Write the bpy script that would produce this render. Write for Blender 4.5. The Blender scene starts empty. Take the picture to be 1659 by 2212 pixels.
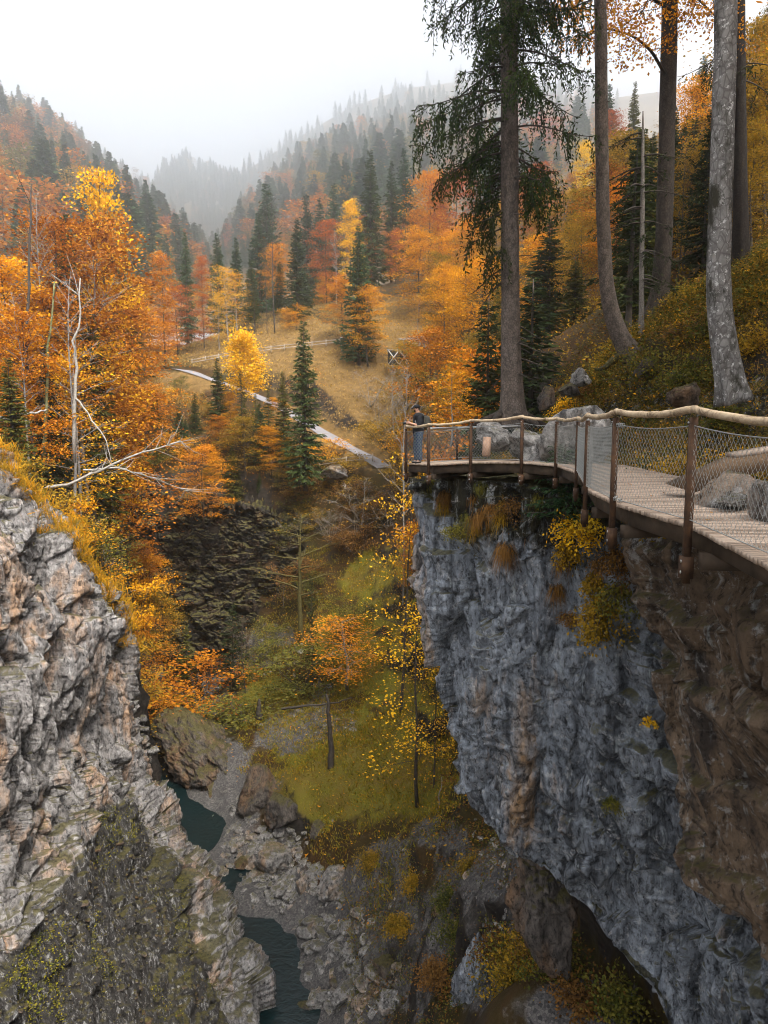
import bpy, math, random
import numpy as np
from mathutils import Vector

SC = bpy.context.scene
COL = SC.collection
R = math.radians
# ------------------------------------------------------------------ camera, sky, sun, exposure
PITCH = R(6.6)
FOC, CX, CY = 1475.0, 829.5, 1106.0
cam_d = bpy.data.cameras.new('camera')
cam_d.sensor_fit = 'VERTICAL'
cam_d.sensor_height = 36.0
cam_d.lens = 36.0 * FOC / 2212.0
cam_d.clip_start = 0.1
cam_d.clip_end = 9000
cam = bpy.data.objects.new('camera', cam_d)
COL.objects.link(cam)
cam.location = (0, 0, 0)
cam.rotation_euler = (math.pi / 2 - PITCH, 0, 0)
SC.camera = cam

SUN_EL, SUN_AZ = R(56), R(148)      # azimuth clockwise from +y (north)
W = bpy.data.worlds.new('World')
SC.world = W
W.use_nodes = True
nt = W.node_tree
nt.nodes.clear()
sky = nt.nodes.new('ShaderNodeTexSky')
sky.sky_type = 'NISHITA'
sky.sun_disc = False
sky.sun_elevation = SUN_EL
sky.sun_rotation = SUN_AZ
sky.dust_density = 4.0
hsv = nt.nodes.new('ShaderNodeHueSaturation')
hsv.inputs['Saturation'].default_value = 0.22
bg = nt.nodes.new('ShaderNodeBackground')
bg.inputs['Strength'].default_value = 0.11
wo = nt.nodes.new('ShaderNodeOutputWorld')
nt.links.new(sky.outputs[0], hsv.inputs['Color'])
nt.links.new(hsv.outputs[0], bg.inputs['Color'])
nt.links.new(bg.outputs[0], wo.inputs['Surface'])

sun_d = bpy.data.lights.new('sun', 'SUN')
sun_d.energy = 1.5
sun_d.angle = R(11)
sun_d.color = (1.0, 0.93, 0.82)
sun = bpy.data.objects.new('sun', sun_d)
COL.objects.link(sun)
sd = Vector((math.sin(SUN_AZ) * math.cos(SUN_EL), math.cos(SUN_AZ) * math.cos(SUN_EL), math.sin(SUN_EL)))
sun.rotation_euler = sd.to_track_quat('Z', 'Y').to_euler()

SC.view_settings.view_transform = 'Standard'
SC.view_settings.look = 'None'
SC.view_settings.exposure = 2.1
SC.view_settings.gamma = 1.0
SC.cycles.max_bounces = 4
SC.cycles.diffuse_bounces = 2
SC.cycles.glossy_bounces = 2
SC.cycles.transmission_bounces = 3
SC.cycles.transparent_max_bounces = 4
SC.cycles.volume_bounces = 3
SC.cycles.filter_width = 1.0
SC.cycles.use_adaptive_sampling = True

# ------------------------------------------------------------------ helpers
CP, SP = math.cos(PITCH), math.sin(PITCH)
def ray(X, Y):
    a = (np.asarray(X, float) - CX) / FOC
    b = (CY - np.asarray(Y, float)) / FOC
    return np.stack([a + 0 * b, CP + b * SP + 0 * a, -SP + b * CP + 0 * a], -1)
def at(X, Y, d):                     # the point seen at pixel X,Y whose distance ahead is d
    r = ray(X, Y)
    return r / r[..., 1:2] * np.asarray(d, float)[..., None]
def atz(X, Y, z):                    # the point seen at pixel X,Y at height z
    r = ray(X, Y)
    return r / r[..., 2:3] * np.asarray(z, float)[..., None]
def proj(P):
    P = np.asarray(P, float)
    f = P[..., 1] * CP - P[..., 2] * SP
    u = P[..., 1] * SP + P[..., 2] * CP
    f = np.maximum(f, 1e-3)
    return CX + FOC * P[..., 0] / f, CY - FOC * u / f

def _h(ix, iy, iz, s):
    h = (ix.astype(np.int64) * 374761393 + iy.astype(np.int64) * 668265263 + iz.astype(np.int64) * 2147483647 + s * 974634777) & 0xffffffff
    h = ((h ^ (h >> 13)) * 1274126177) & 0xffffffff
    h = ((h ^ (h >> 16)) * 2246822519) & 0xffffffff
    h = h ^ (h >> 15)
    return (h & 0xffffff).astype(np.float64) / 0xffffff
def vnoise(P, s=0):
    i = np.floor(P).astype(np.int64)
    f = P - i
    f = f * f * f * (f * (f * 6 - 15) + 10)
    out = 0
    for dx in (0, 1):
        wx = f[..., 0] if dx else 1 - f[..., 0]
        for dy in (0, 1):
            wy = f[..., 1] if dy else 1 - f[..., 1]
            for dz in (0, 1):
                wz = f[..., 2] if dz else 1 - f[..., 2]
                out = out + wx * wy * wz * _h(i[..., 0] + dx, i[..., 1] + dy, i[..., 2] + dz, s)
    return out * 2 - 1
def fbm(P, oct=4, s=0, gain=0.5, lac=2.03):
    a, o, t = 1.0, 0, 0
    for k in range(oct):
        o = o + a * vnoise(P + 17.3 * k, s + k)
        t += a
        P = P * lac
        a *= gain
    return o / t
def ridged(P, oct=4, s=0, gain=0.5):
    a, o, t = 1.0, 0, 0
    for k in range(oct):
        o = o + a * (1 - 2 * np.abs(vnoise(P + 11.7 * k, s + k)))
        t += a
        P = P * 2.07
        a *= gain
    return o / t
def voro(P, s=0):
    i = np.floor(P).astype(np.int64)
    f1 = np.full(P.shape[:-1], 9.0)
    f2 = f1.copy()
    cid = np.zeros(P.shape[:-1])
    off = np.zeros(P.shape)
    for dx in (-1, 0, 1):
        for dy in (-1, 0, 1):
            for dz in (-1, 0, 1):
                a, b, c = i[..., 0] + dx, i[..., 1] + dy, i[..., 2] + dz
                q = np.stack([a + _h(a, b, c, s), b + _h(a, b, c, s + 1), c + _h(a, b, c, s + 2)], -1)
                dv = P - q
                d = (dv ** 2).sum(-1)
                m = d < f1
                f2 = np.where(m, f1, np.minimum(f2, d))
                f1 = np.where(m, d, f1)
                cid = np.where(m, _h(a, b, c, s + 3), cid)
                off = np.where(m[..., None], dv, off)
    return np.sqrt(f1), np.sqrt(f2), cid, off

class RBF:                           # smooth sheet through scattered values
    def __init__(self, xy, v, smooth=0.0, scale=1.0):
        self.xy = np.asarray(xy, float) / scale
        self.s = scale
        n = len(self.xy)
        A = self.k(self.xy, self.xy) - smooth * np.eye(n)
        Pm = np.c_[np.ones(n), self.xy]
        M = np.block([[A, Pm], [Pm.T, np.zeros((3, 3))]])
        self.w = np.linalg.lstsq(M, np.r_[np.asarray(v, float), 0, 0, 0], rcond=None)[0]
    def k(self, a, b):
        return np.sqrt(((a[:, None, :] - b[None, :, :]) ** 2).sum(-1) + 0.02)
    def __call__(self, q):
        q = np.asarray(q, float)
        sh = q.shape[:-1]
        q = q.reshape(-1, 2) / self.s
        out = np.empty(len(q))
        for i in range(0, len(q), 20000):
            c = q[i:i + 20000]
            out[i:i + 20000] = self.k(c, self.xy) @ self.w[:-3] + np.c_[np.ones(len(c)), c] @ self.w[-3:]
        return out.reshape(sh)

def mesh(name, V, F, mats=(), smooth=False, midx=None):
    me = bpy.data.meshes.new(name)
    V = np.asarray(V, np.float32).reshape(-1, 3)
    F = np.asarray(F, np.int32)
    n, k = F.shape
    me.vertices.add(len(V))
    me.vertices.foreach_set('co', V.ravel())
    me.loops.add(n * k)
    me.loops.foreach_set('vertex_index', F.ravel())
    me.polygons.add(n)
    me.polygons.foreach_set('loop_start', np.arange(n, dtype=np.int32) * k)
    me.polygons.foreach_set('loop_total', np.full(n, k, np.int32))
    if smooth:
        me.polygons.foreach_set('use_smooth', np.ones(n, bool))
    for m in (mats if isinstance(mats, (list, tuple)) else [mats]):
        me.materials.append(m)
    if midx is not None:
        me.polygons.foreach_set('material_index', np.asarray(midx, np.int32))
    me.update(calc_edges=True)
    return me
def link(name, me, parent=None, loc=None):
    o = bpy.data.objects.new(name, me)
    COL.objects.link(o)
    if parent:
        o.parent = parent
    if loc is not None:
        o.location = loc
    return o
def tag(o, label=None, cat=None, group=None, kind=None):
    if label: o['label'] = label
    if cat: o['category'] = cat
    if group: o['group'] = group
    if kind: o['kind'] = kind
    return o
def root(name, loc, label, cat, group=None, rz=0.0):
    o = bpy.data.objects.new(name, None)
    o.empty_display_size = 0.2
    COL.objects.link(o)
    o.location = loc
    o.rotation_euler = (0, 0, rz)
    return tag(o, label, cat, group)
def grid_faces(nu, nv):
    i = np.arange(nu - 1)[:, None] * nv + np.arange(nv - 1)[None, :]
    return np.stack([i, i + nv, i + nv + 1, i + 1], -1).reshape(-1, 4)

class MB:                            # collects quads into one mesh
    def __init__(self):
        self.V, self.F, self.M, self.n = [], [], [], 0
    def add(self, V, F, m=0):
        V = np.asarray(V, float).reshape(-1, 3)
        self.V.append(V)
        F = np.asarray(F, np.int64)
        self.F.append(F + self.n)
        self.M.append(np.full(len(F), m))
        self.n += len(V)
        return self
    def tube(self, P, r, n=6, m=0, cap=True, wob=None):
        P = np.asarray(P, float)
        k = len(P)
        r = np.broadcast_to(np.asarray(r, float), (k,))
        T = np.gradient(P, axis=0)
        T /= np.linalg.norm(T, axis=1, keepdims=True) + 1e-9
        ref = np.array([0, 0, 1.0]) if abs(T[:, 2]).mean() < 0.8 else np.array([1.0, 0, 0])
        U = np.cross(T, ref)
        U /= np.linalg.norm(U, axis=1, keepdims=True) + 1e-9
        Vv = np.cross(T, U)
        a = np.arange(n) * 2 * math.pi / n
        rr = r[:, None, None]
        if wob is not None:
            rr = rr * wob[:, :, None]
        ring = P[:, None, :] + rr * (np.cos(a)[None, :, None] * U[:, None, :] + np.sin(a)[None, :, None] * Vv[:, None, :])
        i = np.arange(k - 1)[:, None] * n + np.arange(n)[None, :]
        j = np.arange(k - 1)[:, None] * n + (np.arange(n)[None, :] + 1) % n
        F = np.stack([i, j, j + n, i + n], -1).reshape(-1, 4)
        V = ring.reshape(-1, 3)
        if cap and n >= 4:
            caps = []
            for base in (0, (k - 1) * n):
                for q in range(1, n - 2, 2):
                    c = [base, base + q, base + q + 1, base + min(q + 2, n - 1)]
                    if len(set(c)) == 4:
                        caps.append(c if base else c[::-1])
            if caps:
                F = np.r_[F, np.array(caps)]
        return self.add(V, F, m)
    def box(self, c, s, rz=0.0, m=0, M=None):
        c = np.asarray(c, float)
        s = np.asarray(s, float) / 2
        q = np.array([[x, y, z] for x in (-1, 1) for y in (-1, 1) for z in (-1, 1)], float) * s
        if M is not None:
            q = q @ np.asarray(M).T
        else:
            cz, sz = math.cos(rz), math.sin(rz)
            q = q @ np.array([[cz, -sz, 0], [sz, cz, 0], [0, 0, 1.0]]).T
        F = [[0, 1, 3, 2], [4, 6, 7, 5], [0, 4, 5, 1], [2, 3, 7, 6], [0, 2, 6, 4], [1, 5, 7, 3]]
        return self.add(q + c, F, m)
    def bar(self, a, b, w, h, m=0):      # rectangular bar from a to b, h measured upward
        a, b = np.asarray(a, float), np.asarray(b, float)
        t = b - a
        L = np.linalg.norm(t)
        t = t / L
        up = np.array([0, 0, 1.0]) if abs(t[2]) < 0.95 else np.array([0, 1.0, 0])
        s = np.cross(t, up); s /= np.linalg.norm(s)
        u = np.cross(s, t)
        return self.box((a + b) / 2, (L, w, h), m=m, M=np.stack([t, s, u], 1))
    def leaves(self, C, D, N, L, Wd, m=0):   # diamond leaves: base C, direction D, normal N
        D = D / (np.linalg.norm(D, axis=1, keepdims=True) + 1e-9)
        S = np.cross(D, N)
        S /= np.linalg.norm(S, axis=1, keepdims=True) + 1e-9
        L = np.broadcast_to(L, (len(C),))[:, None]
        Wd = np.broadcast_to(Wd, (len(C),))[:, None]
        V = np.stack([C, C + D * L * .5 + S * Wd * .5, C + D * L, C + D * L * .5 - S * Wd * .5], 1)
        return self.add(V, np.arange(len(C) * 4).reshape(-1, 4), m)
    def mesh(self, name, mats, smooth=False):
        return mesh(name, np.concatenate(self.V), np.concatenate(self.F), mats, smooth, np.concatenate(self.M))
    def build(self, name, mats, parent=None, smooth=False, loc=None):
        return link(name, self.mesh(name, mats, smooth), parent, loc)

# ------------------------------------------------------------------ material helpers
class NT:
    def __init__(self, name):
        self.m = bpy.data.materials.new(name)
        self.m.use_nodes = True
        self.t = self.m.node_tree
        self.t.nodes.clear()
        self.out = self.n('ShaderNodeOutputMaterial')
    def n(self, typ, **kw):
        nd = self.t.nodes.new(typ)
        for k, v in kw.items():
            setattr(nd, k, v)
        return nd
    def l(self, a, b):
        self.t.links.new(a, b)
    def val(self, sock, v):
        if hasattr(v, 'is_output') or isinstance(v, bpy.types.NodeSocket):
            self.l(v, sock)
        else:
            sock.default_value = v if not (isinstance(v, tuple) and len(v) == 3) else (*v, 1.0)
    def coord(self, kind='Object', scale=(1, 1, 1)):
        c = self.n('ShaderNodeTexCoord')
        mp = self.n('ShaderNodeMapping')
        mp.inputs['Scale'].default_value = scale
        self.l(c.outputs[kind], mp.inputs['Vector'])
        return mp.outputs[0]
    def pos(self, scale=(1, 1, 1)):
        c = self.n('ShaderNodeNewGeometry')
        mp = self.n('ShaderNodeMapping')
        mp.inputs['Scale'].default_value = scale
        self.l(c.outputs['Position'], mp.inputs['Vector'])
        return mp.outputs[0]
    def noise(self, vec, scale, detail=6, rough=0.6, dist=0.0):
        t = self.n('ShaderNodeTexNoise')
        self.l(vec, t.inputs['Vector'])
        t.inputs['Scale'].default_value = scale
        t.inputs['Detail'].default_value = detail
        t.inputs['Roughness'].default_value = rough
        t.inputs['Distortion'].default_value = dist
        return t.outputs['Fac']
    def vor(self, vec, scale, feat='F1', out='Distance', rnd=1.0):
        t = self.n('ShaderNodeTexVoronoi', feature=feat)
        self.l(vec, t.inputs['Vector'])
        t.inputs['Scale'].default_value = scale
        t.inputs['Randomness'].default_value = rnd
        return t.outputs[out]
    def ramp(self, fac, stops, interp='LINEAR'):
        r = self.n('ShaderNodeValToRGB')
        r.color_ramp.interpolation = interp
        e = r.color_ramp.elements
        while len(e) < len(stops):
            e.new(0.5)
        for el, (p, c) in zip(e, stops):
            el.position = p
            el.color = (*c, 1) if isinstance(c, tuple) else (c, c, c, 1)
        self.l(fac, r.inputs[0])
        return r.outputs[0]
    def mix(self, fac, a, b, mode='MIX'):
        x = self.n('ShaderNodeMix', data_type='RGBA', blend_type=mode)
        self.val(x.inputs[0], fac)
        self.val(x.inputs[6], a)
        self.val(x.inputs[7], b)
        return x.outputs[2]
    def math(self, op, a, b=0.0, clamp=False):
        x = self.n('ShaderNodeMath', operation=op, use_clamp=clamp)
        self.val(x.inputs[0], a)
        self.val(x.inputs[1], b)
        return x.outputs[0]
    def attr(self, name):
        return self.n('ShaderNodeAttribute', attribute_name=name).outputs['Fac']
    def bump(self, h, strength=0.5, dist=0.05, nrm=None):
        b = self.n('ShaderNodeBump')
        b.inputs['Strength'].default_value = strength
        b.inputs['Distance'].default_value = dist
        self.l(h, b.inputs['Height'])
        if nrm is not None:
            self.l(nrm, b.inputs['Normal'])
        return b.outputs[0]
    def pbr(self, col, rough=0.8, normal=None, metal=0.0, spec=0.3):
        p = self.n('ShaderNodeBsdfPrincipled')
        self.val(p.inputs['Base Color'], col)
        self.val(p.inputs['Roughness'], rough)
        self.val(p.inputs['Metallic'], metal)
        p.inputs['Specular IOR Level'].default_value = spec
        if normal is not None:
            self.l(normal, p.inputs['Normal'])
        self.l(p.outputs[0], self.out.inputs['Surface'])
        return self.m

def mat_simple(name, col, rough=0.7, var=0.25, scale=6.0, metal=0.0, spec=0.3, bump=0.0):
    t = NT(name)
    v = t.coord('Object')
    nz = t.noise(v, scale, 5)
    a = tuple(c * (1 - var) for c in col)
    b = tuple(min(1, c * (1 + var)) for c in col)
    c = t.ramp(nz, [(0.3, a), (0.7, b)])
    nb = t.bump(nz, bump, 0.02) if bump else None
    return t.pbr(c, rough, nb, metal, spec)
def mat_leaf(name, c0, c1, c2, trans=0.28, clump=1.2, spread=0.5):
    # colour differs leaf by leaf and branch by branch, as autumn leaves do
    t = NT(name)
    g = t.n('ShaderNodeNewGeometry')
    oi = t.n('ShaderNodeObjectInfo')
    nz = t.noise(t.coord('Object'), clump, 2, 0.5)
    f = t.math('MULTIPLY', g.outputs['Random Per Island'], spread)
    f = t.math('ADD', f, t.math('MULTIPLY', nz, 1.3))
    f = t.math('ADD', f, t.math('MULTIPLY', oi.outputs['Random'], 0.3))
    f = t.math('SUBTRACT', f, 0.15 + spread / 2)
    c = t.ramp(f, [(0.2, c0), (0.5, c1), (0.8, c2)])
    d = t.n('ShaderNodeBsdfDiffuse')
    tr = t.n('ShaderNodeBsdfTranslucent')
    ms = t.n('ShaderNodeMixShader')
    ms.inputs[0].default_value = trans
    t.l(c, d.inputs[0]); t.l(c, tr.inputs[0])
    t.l(d.outputs[0], ms.inputs[1]); t.l(tr.outputs[0], ms.inputs[2])
    t.l(ms.outputs[0], t.out.inputs['Surface'])
    return t.m
# ------------------------------------------------------------------ rock and ground materials
def mat_rock(name, grey, warm, dark, warmth=0.5, streak=0.6, moss=0.25, vstretch=0.25, brown=None, lichen=0.0, fs=6.0, tone=0.0):
    t = NT(name)
    p = t.pos()
    ps = t.pos((1, 1, vstretch))
    big = t.noise(ps, 0.35, 5, 0.6, 0.6)
    med = t.noise(ps, 1.7, 8, 0.68, 0.8)
    fine = t.noise(t.pos((1, 1, .6)), fs, 8, 0.75, .4)
    c = t.ramp(t.math('ADD', t.math('MULTIPLY', med, .6), t.math('MULTIPLY', fine, .4)), [(0.34, dark), (0.47, grey), (0.57, tuple(x * 1.4 for x in grey)), (0.68, tuple(min(.7, x * 2.3) for x in grey))])  # dark end mixes stain with crack shade painted into the rock colour
    w = t.ramp(t.math('ADD', t.math('MULTIPLY', big, 0.75), t.math('MULTIPLY', med, 0.25)), [(0.60 - warmth * .25, 0.0), (0.68 - warmth * .2, 1.0)])
    c = t.mix(w, c, t.mix(fine, tuple(x * .6 for x in warm), tuple(min(1, x * 1.35) for x in warm)))
    if brown is not None:
        bm = t.attr('brown')
        bc = t.mix(med, tuple(x * .45 for x in brown), tuple(x * 1.6 for x in brown))
        c = t.mix(t.ramp(t.math('ADD', bm, t.math('MULTIPLY', t.math('SUBTRACT', med, .5), .9)), [(0.4, 0.0), (0.6, 1.0)]), c, bc)
    if brown is not None:
        sm = t.math('ADD', t.attr('soil_shade'), t.math('MULTIPLY', t.math('SUBTRACT', t.noise(t.pos((2.2, 2.2, .8)), 1.0, 6, .7), .5), 1.3))
        c = t.mix(t.ramp(sm, [(.45, 0.0), (.62, 1.0)]), c, t.mix(fine, (0.006, 0.005, 0.003), (0.045, 0.038, 0.016)))  # soil colour taken near black to carry the shade under the deck
    st = t.noise(t.pos((1.6, 1.6, 0.10)), 1.0, 4, 0.6, 0.3)
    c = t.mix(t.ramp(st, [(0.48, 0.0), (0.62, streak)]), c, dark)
    if brown is not None:
        s2 = t.noise(t.pos((3.2, 3.2, .22)), 1.3, 6, .7, .5)
        c = t.mix(t.ramp(s2, [(.56, 0.0), (.68, .55)]), c, tuple(min(.6, x * 2.4) for x in grey))
    if lichen:
        li = t.noise(p, 3.2, 7, 0.75)
        c = t.mix(t.ramp(li, [(0.56, 0.0), (0.63, lichen)]), c, (0.58, 0.57, 0.56))
    g = t.n('ShaderNodeNewGeometry')
    if tone:
        c = t.mix(1.0, c, t.ramp(g.outputs['Random Per Island'], [(0, 1 - tone), (1, 1 + tone)]), 'MULTIPLY')
    sx = t.n('ShaderNodeSeparateXYZ')
    t.l(g.outputs['Normal'], sx.inputs[0])
    up = t.math('ADD', sx.outputs[2], t.math('MULTIPLY', t.math('SUBTRACT', fine, .5), 1.2))
    c = t.mix(t.ramp(up, [(0.62 - moss * .3, 0.0), (0.85 - moss * .3, 0.85)]), c, t.mix(fine, (0.030, 0.035, 0.010), (0.12, 0.095, 0.022)))
    c = t.mix(1.0, c, t.ramp(fine, [(.38, .25), (.48, .9), (.62, 1.15)]), 'MULTIPLY')  # low spots of the fine relief darkened in colour, as crevice shade
    h = t.math('ADD', t.math('MULTIPLY', med, 0.5), t.math('MULTIPLY', fine, 0.5))
    nb = t.bump(h, 1.0, 0.35)
    nb = t.bump(t.noise(p, 22.0, 5, 0.7), 0.55, 0.05, nb)
    return t.pbr(c, 0.82, nb, 0.0, 0.28)

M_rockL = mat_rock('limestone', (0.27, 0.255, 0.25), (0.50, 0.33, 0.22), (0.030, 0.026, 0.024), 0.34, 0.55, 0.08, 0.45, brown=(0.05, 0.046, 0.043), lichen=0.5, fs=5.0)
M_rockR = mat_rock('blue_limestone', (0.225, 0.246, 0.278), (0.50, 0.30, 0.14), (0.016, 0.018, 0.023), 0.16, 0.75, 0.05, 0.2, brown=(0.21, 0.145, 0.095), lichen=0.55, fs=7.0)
M_rockB = mat_rock('boulder_stone', (0.19, 0.18, 0.17), (0.28, 0.195, 0.13), (0.04, 0.036, 0.034), 0.3, 0.3, -0.9, 0.8, lichen=0.45, fs=4.0, tone=0.6)
M_rockD = mat_rock('damp_stone', (0.10, 0.085, 0.075), (0.20, 0.12, 0.068), (0.012, 0.011, 0.010), 0.5, 0.5, 0.25, 0.5)

def mat_ground():
    t = NT('slope_ground')
    p = t.pos()
    a = t.noise(p, 0.16, 6, 0.65, 0.5)
    b = t.noise(p, 1.1, 8, 0.7)
    f = t.noise(p, 9.0, 6, 0.75)
    litter = t.mix(b, (0.015, 0.009, 0.005), (0.085, 0.042, 0.013))
    c = t.mix(t.ramp(a, [(0.42, 0.0), (0.6, 0.8)]), litter, t.mix(b, (0.014, 0.015, 0.005), (0.052, 0.045, 0.010)))
    gr = t.mix(f, (0.055, 0.062, 0.008), (0.21, 0.185, 0.020))
    gr = t.mix(t.ramp(a, [(0.4, 0.0), (0.62, 0.8)]), gr, t.mix(f, (0.085, 0.052, 0.012), (0.19, 0.115, 0.026)))
    c = t.mix(t.ramp(t.math('ADD', t.attr('grass'), t.math('MULTIPLY', t.math('SUBTRACT', b, .5), .7)), [(0.4, 0.0), (0.6, 1.0)]), c, gr)
    md = t.mix(t.ramp(b, [(0.35, 0.0), (0.65, 1.0)]), (0.105, 0.062, 0.020), (0.25, 0.15, 0.05))
    md = t.mix(t.ramp(f, [(0.4, 0.55), (0.6, 0.0)]), md, (0.09, 0.055, 0.02))
    c = t.mix(t.ramp(t.math('ADD', t.attr('meadow'), t.math('MULTIPLY', t.math('SUBTRACT', b, .5), .5)), [(0.4, 0.0), (0.6, 1.0)]), c, md)
    peb = t.vor(p, 8.5, 'F1', 'Color')
    pd = t.vor(p, 8.5, 'DISTANCE_TO_EDGE')
    sp = t.n('ShaderNodeSeparateColor')
    t.l(peb, sp.inputs[0])
    sc = t.mix(t.math('MULTIPLY', sp.outputs[0], t.ramp(b, [(.35, .3), (.65, 1.0)])), (0.045, 0.043, 0.045), (0.21, 0.195, 0.18))
    sc = t.mix(t.ramp(pd, [(0.0, 0.5), (0.12, 0.0)]), sc, (0.025, 0.024, 0.023))
    c = t.mix(t.ramp(t.math('ADD', t.attr('scree'), t.math('MULTIPLY', t.math('SUBTRACT', b, .5), .8)), [(0.42, 0.0), (0.58, 1.0)]), c, sc)
    g = t.n('ShaderNodeNewGeometry')
    sx = t.n('ShaderNodeSeparateXYZ')
    t.l(g.outputs['Normal'], sx.inputs[0])
    rk = t.mix(b, (0.010, 0.009, 0.008), (0.075, 0.060, 0.048))
    rk = t.mix(t.ramp(t.noise(t.pos((.5, .5, 2.2)), 1.0, 6, .7, 1.0), [(0.42, .9), (0.6, 0.0)]), rk, (0.014, 0.012, 0.011))
    steep = t.math('ADD', sx.outputs[2], t.math('MULTIPLY', t.math('SUBTRACT', b, .5), .5))
    c = t.mix(t.ramp(steep, [(0.38, 1.0), (0.55, 0.0)]), c, rk)
    h = t.math('ADD', t.math('MULTIPLY', b, .6), t.math('MULTIPLY', f, .4))
    nb = t.bump(h, 0.9, 0.3)
    return t.pbr(c, 0.9, nb, 0.0, 0.15)
M_ground = mat_ground()

R_sil = [(930, 1015, 23.5), (905, 1045, 23), (896, 1090, 22.8), (896, 1150, 22.8), (890, 1230, 22.9), (900, 1300, 22.7), (930, 1370, 22.3), (948, 1440, 22.1), (958, 1510, 22), (978, 1610, 21.9), (995, 1690, 21.7), (1012, 1735, 21.5), (1040, 1775, 21.2), (1105, 1840, 20.7), (1180, 1895, 20.1), (1262, 1975, 19.2), (1340, 2070, 18), (1400, 2180, 17), (1440, 2320, 16), (1500, 2450, 15)]
R_in = [(1000, 1020, 20.2), (1120, 1020, 18.6), (1000, 1100, 20), (1100, 1100, 18.4), (1000, 1300, 20.2), (1050, 1500, 19.8), (1100, 1700, 19.6), (1250, 1020, 16.8), (1250, 1200, 17.2), (1250, 1500, 17.2), (1300, 1800, 17.6), (1330, 1050, 14.8), (1360, 1200, 15.2), (1390, 1400, 15.2), (1410, 1600, 15.4), (1440, 1800, 15.6), (1480, 1980, 15.4), (1450, 1120, 12), (1470, 1300, 12.4), (1490, 1500, 12.8), (1530, 1700, 12.6), (1560, 1900, 12.8), (1560, 1130, 9.6), (1600, 1400, 10), (1640, 1600, 10.2), (1659, 1900, 10.6), (1800, 1100, 7.6), (1850, 1600, 8), (1900, 2200, 9.5), (1250, 1900, 18.8), (1150, 1800, 19.8)]
allp = np.array(R_sil + R_in, float)
RD = RBF(allp[:, :2], allp[:, 2], 0.0, 100.0)
# ------------------------------------------------------------------ the ground sheet
TP = []
def A_(*rows):
    for X, Y, d in rows: TP.append(at(X, Y, d))
def Z_(*rows):
    for X, Y, z in rows: TP.append(atz(X, Y, z))
def W_(*rows):
    for r in rows: TP.append(np.array(r, float))
RIVER = [atz(*r) for r in ((640, 2290, -38.6), (620, 2212, -38.6), (605, 2060, -38.7), (550, 1995, -38.3), (515, 1900, -37.95), (470, 1820, -37.95), (440, 1778, -38.7), (385, 1745, -38.7), (345, 1705, -38.2), (310, 1620, -37.8), (300, 1480, -36.6), (275, 1425, -36.2))]
TP += RIVER
W_((0, 20, -39.5), (0, 5, -40), (-12, 10, -40), (-10, 24, -39), (0, -30, -40), (-30, -20, -10), (-60, 0, 0))
Z_((730, 2195, -37.6), (690, 2070, -37.4), (700, 2200, -38.4), (650, 1985, -37.5), (520, 1950, -37.6), (540, 1960, -37.7), (430, 1850, -37.5), (600, 1880, -37.4), (560, 1800, -37.2), (500, 1800, -37.4), (660, 1830, -36.4), (720, 1950, -36.2), (800, 2150, -35.0), (850, 2212, -34.5), (820, 2050, -34.0), (640, 1780, -35.8))
A_((880, 2000, 41), (900, 1900, 43.5), (1000, 1950, 36), (1060, 1800, 40), (1060, 1930, 34), (1100, 2100, 28), (1000, 2150, 31.5), (940, 2200, 32), (1250, 2150, 22), (1450, 2250, 17))
W_((1, 21, -31), (3, 18.5, -28), (5, 16.5, -24), (7.6, 15.5, -18), (7.8, 12, -19), (8.2, 9.5, -19), (8.6, 7, -19), (8.4, 18.0, -18), (7.6, 20.2, -18.5), (5.5, 21.8, -19.5), (3.5, 22.5, -21), (9, 3, -20), (1.5, 24, -30))
A_((930, 1750, 50), (800, 1750, 54), (720, 1650, 61), (720, 1780, 55), (870, 1820, 48), (640, 1700, 60.5), (980, 1700, 48), (800, 1600, 63), (700, 1540, 72), (900, 1500, 69), (640, 1390, 88), (850, 1390, 80), (900, 1300, 76), (850, 1240, 86), (760, 1260, 92), (700, 1300, 92), (610, 1440, 86), (960, 1600, 58), (570, 1540, 80))
Z_((450, 1600, -34), (560, 1640, -34.5), (420, 1560, -35), (380, 1500, -35), (480, 1500, -34), (350, 1440, -35), (560, 1720, -36))
# rear wall of the gorge and the shelf above it
A_((290, 1400, 101), (400, 1400, 101), (500, 1380, 101), (300, 1280, 102.5), (420, 1280, 102.5), (540, 1270, 101), (310, 1160, 104), (420, 1160, 104.5), (540, 1150, 104), (640, 1170, 101), (720, 1160, 100), (800, 1150, 98), (600, 1300, 97), (360, 1080, 103), (460, 1070, 104), (560, 1060, 105), (650, 1060, 106), (720, 1060, 106), (800, 1070, 101), (870, 1100, 94))
# left bank
A_((50, 1000, 66), (-120, 950, 62), (100, 1090, 58), (160, 1180, 54), (230, 1290, 52), (262, 1345, 55), (180, 1060, 76), (120, 980, 82), (320, 1010, 108), (250, 930, 110), (50, 890, 95), (-200, 850, 90), (150, 850, 125), (320, 840, 126))
W_((-17, 52, -38), (-19, 57, -38), (-16, 48, -37.5), (-22.5, 60.5, -37.5), (-24.5, 66, -37), (-27, 74, -36.8), (-30.5, 84, -36.5))
W_((-31, 74, -8), (-35, 84, -8), (-38.5, 93, -8), (-28.5, 66, -9), (-26.5, 60, -10), (-25, 55, -10))
A_((250, 1080, 106), (200, 1060, 100), (150, 1030, 95), (215, 1085, 99))
W_((-14, 30, -38), (-18, 36, -36), (-13, 46, -38), (-22, 40, -17), (-24, 46, -9), (-32, 30, -4), (-30, 45, -3.5), (-45, 20, 0))
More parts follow.
